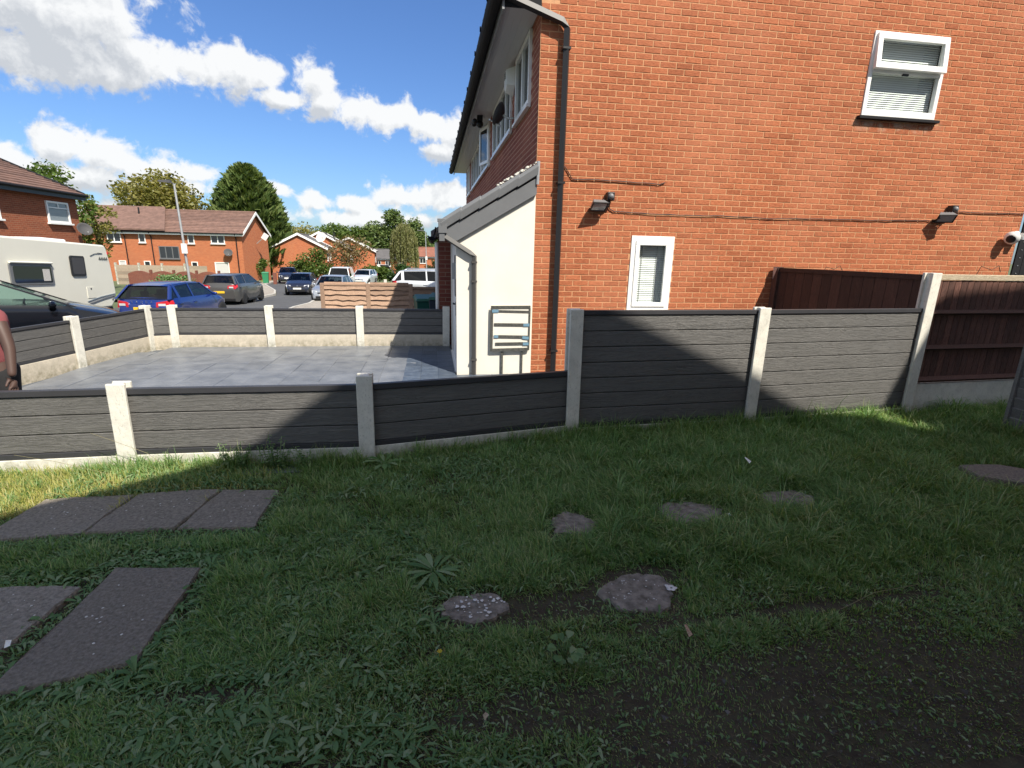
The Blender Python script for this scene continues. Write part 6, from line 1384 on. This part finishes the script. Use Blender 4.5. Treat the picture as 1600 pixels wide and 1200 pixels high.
x, y = sample(15000); k = ~slab_mask(x, y, -.15) & (bare(x, y) < .5); x, y = x[k], y[k]; n = len(x)
near = np.exp(-((fence_y(x)-y)/.15)**2)
V, T = blades(x, y, rng.uniform(.03, .085, n)*(1+.9*near), rng.uniform(.0014, .0028, n), np.abs(rng.normal(.9, .4, n)), np.abs(rng.normal(.5, .4, n)), rng.uniform(0, 6.3, n)); stuff(tri_mesh('dry_grass', V, T, 'straw'))['label'] = 'dry straw-coloured blades in the grass'
tc = [(rng.uniform(-2.6, 5.1)) for i in range(420)]; tc = np.array([c for c in tc if c > .9 or rng.random() < .22]); X_, Y_, L_, A_, B_ = [], [], [], [], []
for c in tc:
    m = rng.integers(10, 34); s_ = rng.uniform(.6, 1.15); gx_ = c+rng.normal(0, .03, m); X_.append(gx_); Y_.append(fence_y(gx_)-.06-np.abs(rng.normal(0, .05, m))); L_.append(s_*rng.uniform(.09, .25, m)*(1.15 if c > 2.6 and c < 3.9 else 1)); A_.append(rng.uniform(0, 6.3, m)); B_.append(np.abs(rng.normal(.2, .2, m)))
x, y, L, az, lean = map(np.concatenate, (X_, Y_, L_, A_, B_)); n = len(x)
V, T = blades(x, y, L, rng.uniform(.003, .0065, n), lean, np.abs(rng.normal(.7, .45, n)), az); stuff(tri_mesh('tall_grass', V, T, 'grass_blade'))['label'] = 'tall grass tufts along the foot of the composite fence'
x, y = sample(90000, 3.3, 4.4); k = ~slab_mask(x, y, -.05) & (x < -1.0) & (rng.random(len(x)) < np.clip((-1.1-x)/1.4, 0, 1)); x, y = x[k], y[k]; n = len(x)
V, T = blades(x, y, rng.uniform(.05, .13, n), rng.uniform(.0025, .005, n), np.abs(rng.normal(.75, .4, n)), np.abs(rng.normal(.6, .4, n)), 2.6+rng.normal(0, 1.0, n)); stuff(tri_mesh('yellow_grass', V, T, 'yellow_grass'))['label'] = 'yellowing grass at the foot of the low fence on the left'
x, y = sample(60000); k = ~slab_mask(x, y, -.02) & (rng.random(len(x)) < .35+.65*np.clip((2.4-y)/.8, 0, 1)); x, y = x[k], y[k]; n = len(x)
V, T = blades(x, y, rng.uniform(.012, .05, n), rng.uniform(.0015, .004, n), np.abs(rng.normal(1.35, .15, n)), np.abs(rng.normal(.2, .2, n)), rng.uniform(0, 6.3, n)); stuff(tri_mesh('thatch', V, T, 'thatch'))['label'] = 'brown dead thatch lying between the grass blades'
# broad-leaved weeds: rosettes of plantain and dandelion
def leaves(cx, cy, az, L, W, pitch, z0):
    n = len(cx); d = np.stack([np.cos(az), np.sin(az), np.zeros(n)], -1); s = np.stack([-d[:, 1], d[:, 0], np.zeros(n)], -1); up = np.array([0, 0, 1.0])
    base = np.stack([cx, cy, lawn_z(cx, cy)+z0], -1); Vs = []
    for f, w, h in ((0, .12, 0), (.35, .85, .30), (.7, 1.0, .34), (1.0, .0, .10)):
        c = base+d*(L*f)[:, None]+up*(L*h*np.sin(pitch)*2.0)[:, None]
        if w == 0: Vs.append(c)
        else: Vs += [c-s*(W*w/2)[:, None]+up*(W*.12*w)[:, None], c, c+s*(W*w/2)[:, None]+up*(W*.12*w)[:, None]]
    V = np.stack(Vs, 1).reshape(-1, 3); m = 10; i = np.arange(n)[:, None]*m; T = []
    for r in (0, 3):
        for q in (0, 1): T += [i+np.array([[r+q, r+q+1, r+q+4]]), i+np.array([[r+q, r+q+4, r+q+3]])]
    T += [i+np.array([[6, 7, 9]]), i+np.array([[7, 8, 9]])]; return V, np.concatenate(T, 0)
def rosettes(n, box, Lr, Wr, per=(6, 12), pitch=(.15, .7), mask=None):
    cx = rng.uniform(box[0], box[1], n); cy = rng.uniform(box[2], box[3], n)
    k = ~slab_mask(cx, cy, .10) & (cy < fence_y(cx)-.06) & (bare(cx, cy) < .75)
    if mask is not None: k &= mask(cx, cy)
    cx, cy = cx[k], cy[k]; X, Yy, A, LL, WW, PP = [], [], [], [], [], []
    for a, c in zip(cx, cy):
        m = rng.integers(*per); s = rng.uniform(.7, 1.25); aa = rng.uniform(0, 6.3)+np.arange(m)*2.4+rng.normal(0, .3, m)
        X += [a]*m; Yy += [c]*m; A += list(aa); LL += list(s*rng.uniform(*Lr, m)); WW += list(s*rng.uniform(*Wr, m)); PP += list(rng.uniform(*pitch, m))
    return leaves(*map(np.array, (X, Yy, A, LL, WW, PP)), .012)
def litter(n, box, Lr, Wr, pitch, mask):
    cx = rng.uniform(box[0], box[1], n); cy = rng.uniform(box[2], box[3], n)
    k = ~slab_mask(cx, cy, .03) & (cy < fence_y(cx)-.05) & (rng.random(n) > bare(cx, cy)*.8) & mask(cx, cy); cx, cy = cx[k], cy[k]; m = len(cx)
    return leaves(cx, cy, rng.uniform(0, 6.3, m), rng.uniform(*Lr, m), rng.uniform(*Wr, m), rng.uniform(*pitch, m), .018)
left = lambda x, y: fnoise(x, y, 12, 1.4)-.5*x+.25*(2.4-y) > rng.normal(.15, .25, len(x))
parts = [litter(21000, (-2.6, .7, 1.12, 3.4), (.022, .068), (.006, .013), (-.05, .4), left),
         litter(2600, (-2.6, .0, 1.12, 2.9), (.040, .085), (.013, .024), (-.05, .45), left),
         litter(6000, (-2.6, 1.4, 3.3, 4.4), (.035, .10), (.008, .016), (.1, .9), lambda x, y: fnoise(x, y, 14, 2.0) > -.1),
         litter(5000, (.2, 5.2, 1.9, 4.7), (.03, .075), (.006, .011), (.1, .8), lambda x, y: fnoise(x, y, 16, 1.7) > .05),
         litter(9000, (-1.5, 3.4, 1.12, 2.1), (.010, .030), (.005, .011), (0, .6), lambda x, y: fnoise(x, y, 15, 2.5) > -.35),
         rosettes(24, (-1.9, .25, 1.15, 3.4), (.05, .10), (.012, .022), mask=lambda x, y: fnoise(x, y, 12, 1.4)-.35*x > -.1),
         rosettes(30, (.1, 4.2, 2.2, 4.4), (.04, .09), (.010, .018))]
o = 0; VV, TT = [], []
for V, T in parts: VV.append(V); TT.append(T+o); o += len(V)
stuff(tri_mesh('broad_leaved_weeds', np.concatenate(VV), np.concatenate(TT), 'weed_leaf'))['label'] = 'low rosettes of broad-leaved weeds in the lawn'
def plant(label, x, y, spec, cat='plant', m='weed_leaf', name='weed_plant'):
    """spec: list of (azimuth, length, width, stalk height)"""
    t = thing(name, label, cat, (x, y, float(lawn_z(x, y))), 0, None, True)
    st = MB(); VV, TT, o = [], [], 0
    for a, L, W, h in spec:
        d = Vector((math.cos(a), math.sin(a), 0)); p = d*h*.5; st.tube([(0, 0, 0), tuple(p*.6+Vector((0, 0, h*.7))), tuple(p+Vector((0, 0, h)))], .0022, 5)
        V, T = leaves(np.array([p.x]), np.array([p.y]), np.array([a]), np.array([L]), np.array([W]), np.array([.12]), 0.0)
        V[:, 2] += h-float(lawn_z(p.x, p.y)); VV.append(V); TT.append(T+o); o += len(V)
    tri_mesh('leaves', np.concatenate(VV), np.concatenate(TT), m, t); st.build('stem', 'weed_leaf', t, smooth='all'); return t
plant('round-leaved bramble seedling in the bare ground below the lichen stone', .53, 1.74, [(random.uniform(0, 6.3), random.uniform(.035, .05), random.uniform(.028, .042), random.uniform(.03, .10)) for i in range(16)])
plant('spreading plantain rosette with long narrow leaves near the lawn centre', -.02, 2.42, [(i*2.4, random.uniform(.12, .19), random.uniform(.022, .032), random.uniform(.015, .04)) for i in range(16)])
plant('long-leaved dock rosette in the grass left of the lawn centre', -.62, 2.05, [(i*2.4+random.uniform(-.5, .5), random.uniform(.05, .12), random.uniform(.018, .032), random.uniform(.0, .03)) for i in range(11)])
plant('dock rosette with broad leaves at the foot of the second concrete post', -.40, 3.86, [(i*2.4, random.uniform(.10, .16), random.uniform(.03, .04), random.uniform(.02, .08)) for i in range(12)])
def nettle(label, x, y, h, n, seed):
    t = thing('nettle_plant', label, 'plant', (x, y, float(lawn_z(x, y))), 0, 'weeds growing up the low fence', True); r = random.Random(seed)
    st = MB(); VV, TT, o = [], [], 0
    for k in range(n):
        dx, dy = r.uniform(-.12, .12), r.uniform(-.03, .03); hh = h*r.uniform(.6, 1.1); P = [(dx*.3, dy, 0), (dx*.7, dy, hh*.5), (dx, dy, hh)]; st.tube(P, .0025, 5)
        for i in range(13):
            f = .18+.8*i/12; p = (dx*(.3+.7*f), dy, hh*f); a = i*1.57+r.uniform(-.4, .4); L = r.uniform(.035, .06)*(1.15-.6*f)
            V, T = leaves(np.array([p[0]]), np.array([p[1]]), np.array([a]), np.array([L]), np.array([L*.45]), np.array([r.uniform(-.2, .3)]), 0); V[:, 2] += p[2]-float(lawn_z(p[0], p[1])); VV.append(V); TT.append(T+o); o += len(V)
    tri_mesh('leaves', np.concatenate(VV), np.concatenate(TT), 'weed_leaf', t); st.build('stem', 'weed_leaf', t, smooth='all')
nettle('tuft of leafy nettles against the low fence, left of the shadow edge', -1.52, 3.92, .22, 9, 1); nettle('taller leafy nettles against the low fence between the first two posts', -1.24, 3.92, .26, 10, 2); nettle('nettle sprig at the low fence nearest the second post', -1.0, 3.93, .19, 5, 3)
for (lb, pts) in (('pale dry stalk arching across the first concrete post', [(-1.98, 3.9, .02), (-2.12, 3.9, .16), (-2.30, 3.9, .25), (-2.47, 3.9, .33)]), ('dry curved stalk leaning on the low fence at the far left', [(-2.35, 3.85, .02), (-2.7, 3.85, .14), (-2.95, 3.85, .20)]),
                  ('bent dry stalk standing beside the nettles at the low fence', [(-1.36, 3.9, .02), (-1.30, 3.9, .14), (-1.26, 3.9, .28), (-1.255, 3.9, .30)]), ('dry stalk lying across the trench at the right', [(1.95, 1.86, .01), (2.2, 1.93, .03), (2.5, 1.97, .02)])):
    mb = MB(); mb.tube(pts, .0014, 5); o = tag(mb.build('dry_stalk', 'straw', smooth='all'), lb, 'stalk')
# tiny flowers
for i, (a, c, m, lb) in enumerate(((1.90, 2.74, 'petal', 'cluster of tiny white flowers at the edge of the oval stepping stone'), (.0, 1.80, 'yellow_petal', 'tiny yellow flower in the grass below the lichen stone'))):
    mb = MB()
    for j in range(4 if i == 0 else 1):
        x0, y0 = a+random.uniform(-.03, .03), c+random.uniform(-.03, .03); z = float(lawn_z(x0, y0))
        for k in range(6): q = 2*PI*k/6; mb.add([(x0, y0, z+.05), (x0+.010*math.cos(q-.4), y0+.010*math.sin(q-.4), z+.054), (x0+.012*math.cos(q), y0+.012*math.sin(q), z+.055), (x0+.010*math.cos(q+.4), y0+.010*math.sin(q+.4), z+.054)], [(0, 1, 2, 3)])
        mb.tube([(x0, y0, z), (x0, y0, z+.05)], .001, 4)
    tag(mb.build('small_flower', m, recalc=False), lb, 'flower')
# loose grit, clods and leaf scraps on the bare soil
n = 5200; x, y = sample(n*3, 1.12, 2.5); k = (bare(x, y) > .35) | (rng.random(len(x)) < .06); x, y = x[k][:n], y[k][:n]; z = lawn_z(x, y); n = len(x)
r = rng.uniform(.0015, .006, n)*(1+1.6*(rng.random(n) < .05)); O = np.array([[1, 0, 0], [-.5, .87, 0], [-.5, -.87, 0], [0, 0, .8]])
V = (np.stack([x, y, z], -1)[:, None, :]+O[None]*r[:, None, None]*rng.uniform(.6, 1.3, (n, 4, 1))).reshape(-1, 3); i = np.arange(n)[:, None]*4
T = np.concatenate([i+np.array([[0, 1, 3]]), i+np.array([[1, 2, 3]]), i+np.array([[2, 0, 3]])], 0)
mat('grit', (.10, .09, .08), .95, rnd=('island', [(0, .4), (.85, 1.0), (.93, 1.3), (1, 3.6)]))
stuff(tri_mesh('soil_grit', V, T, 'grit'))['label'] = 'loose grit and small stones on the bare soil'
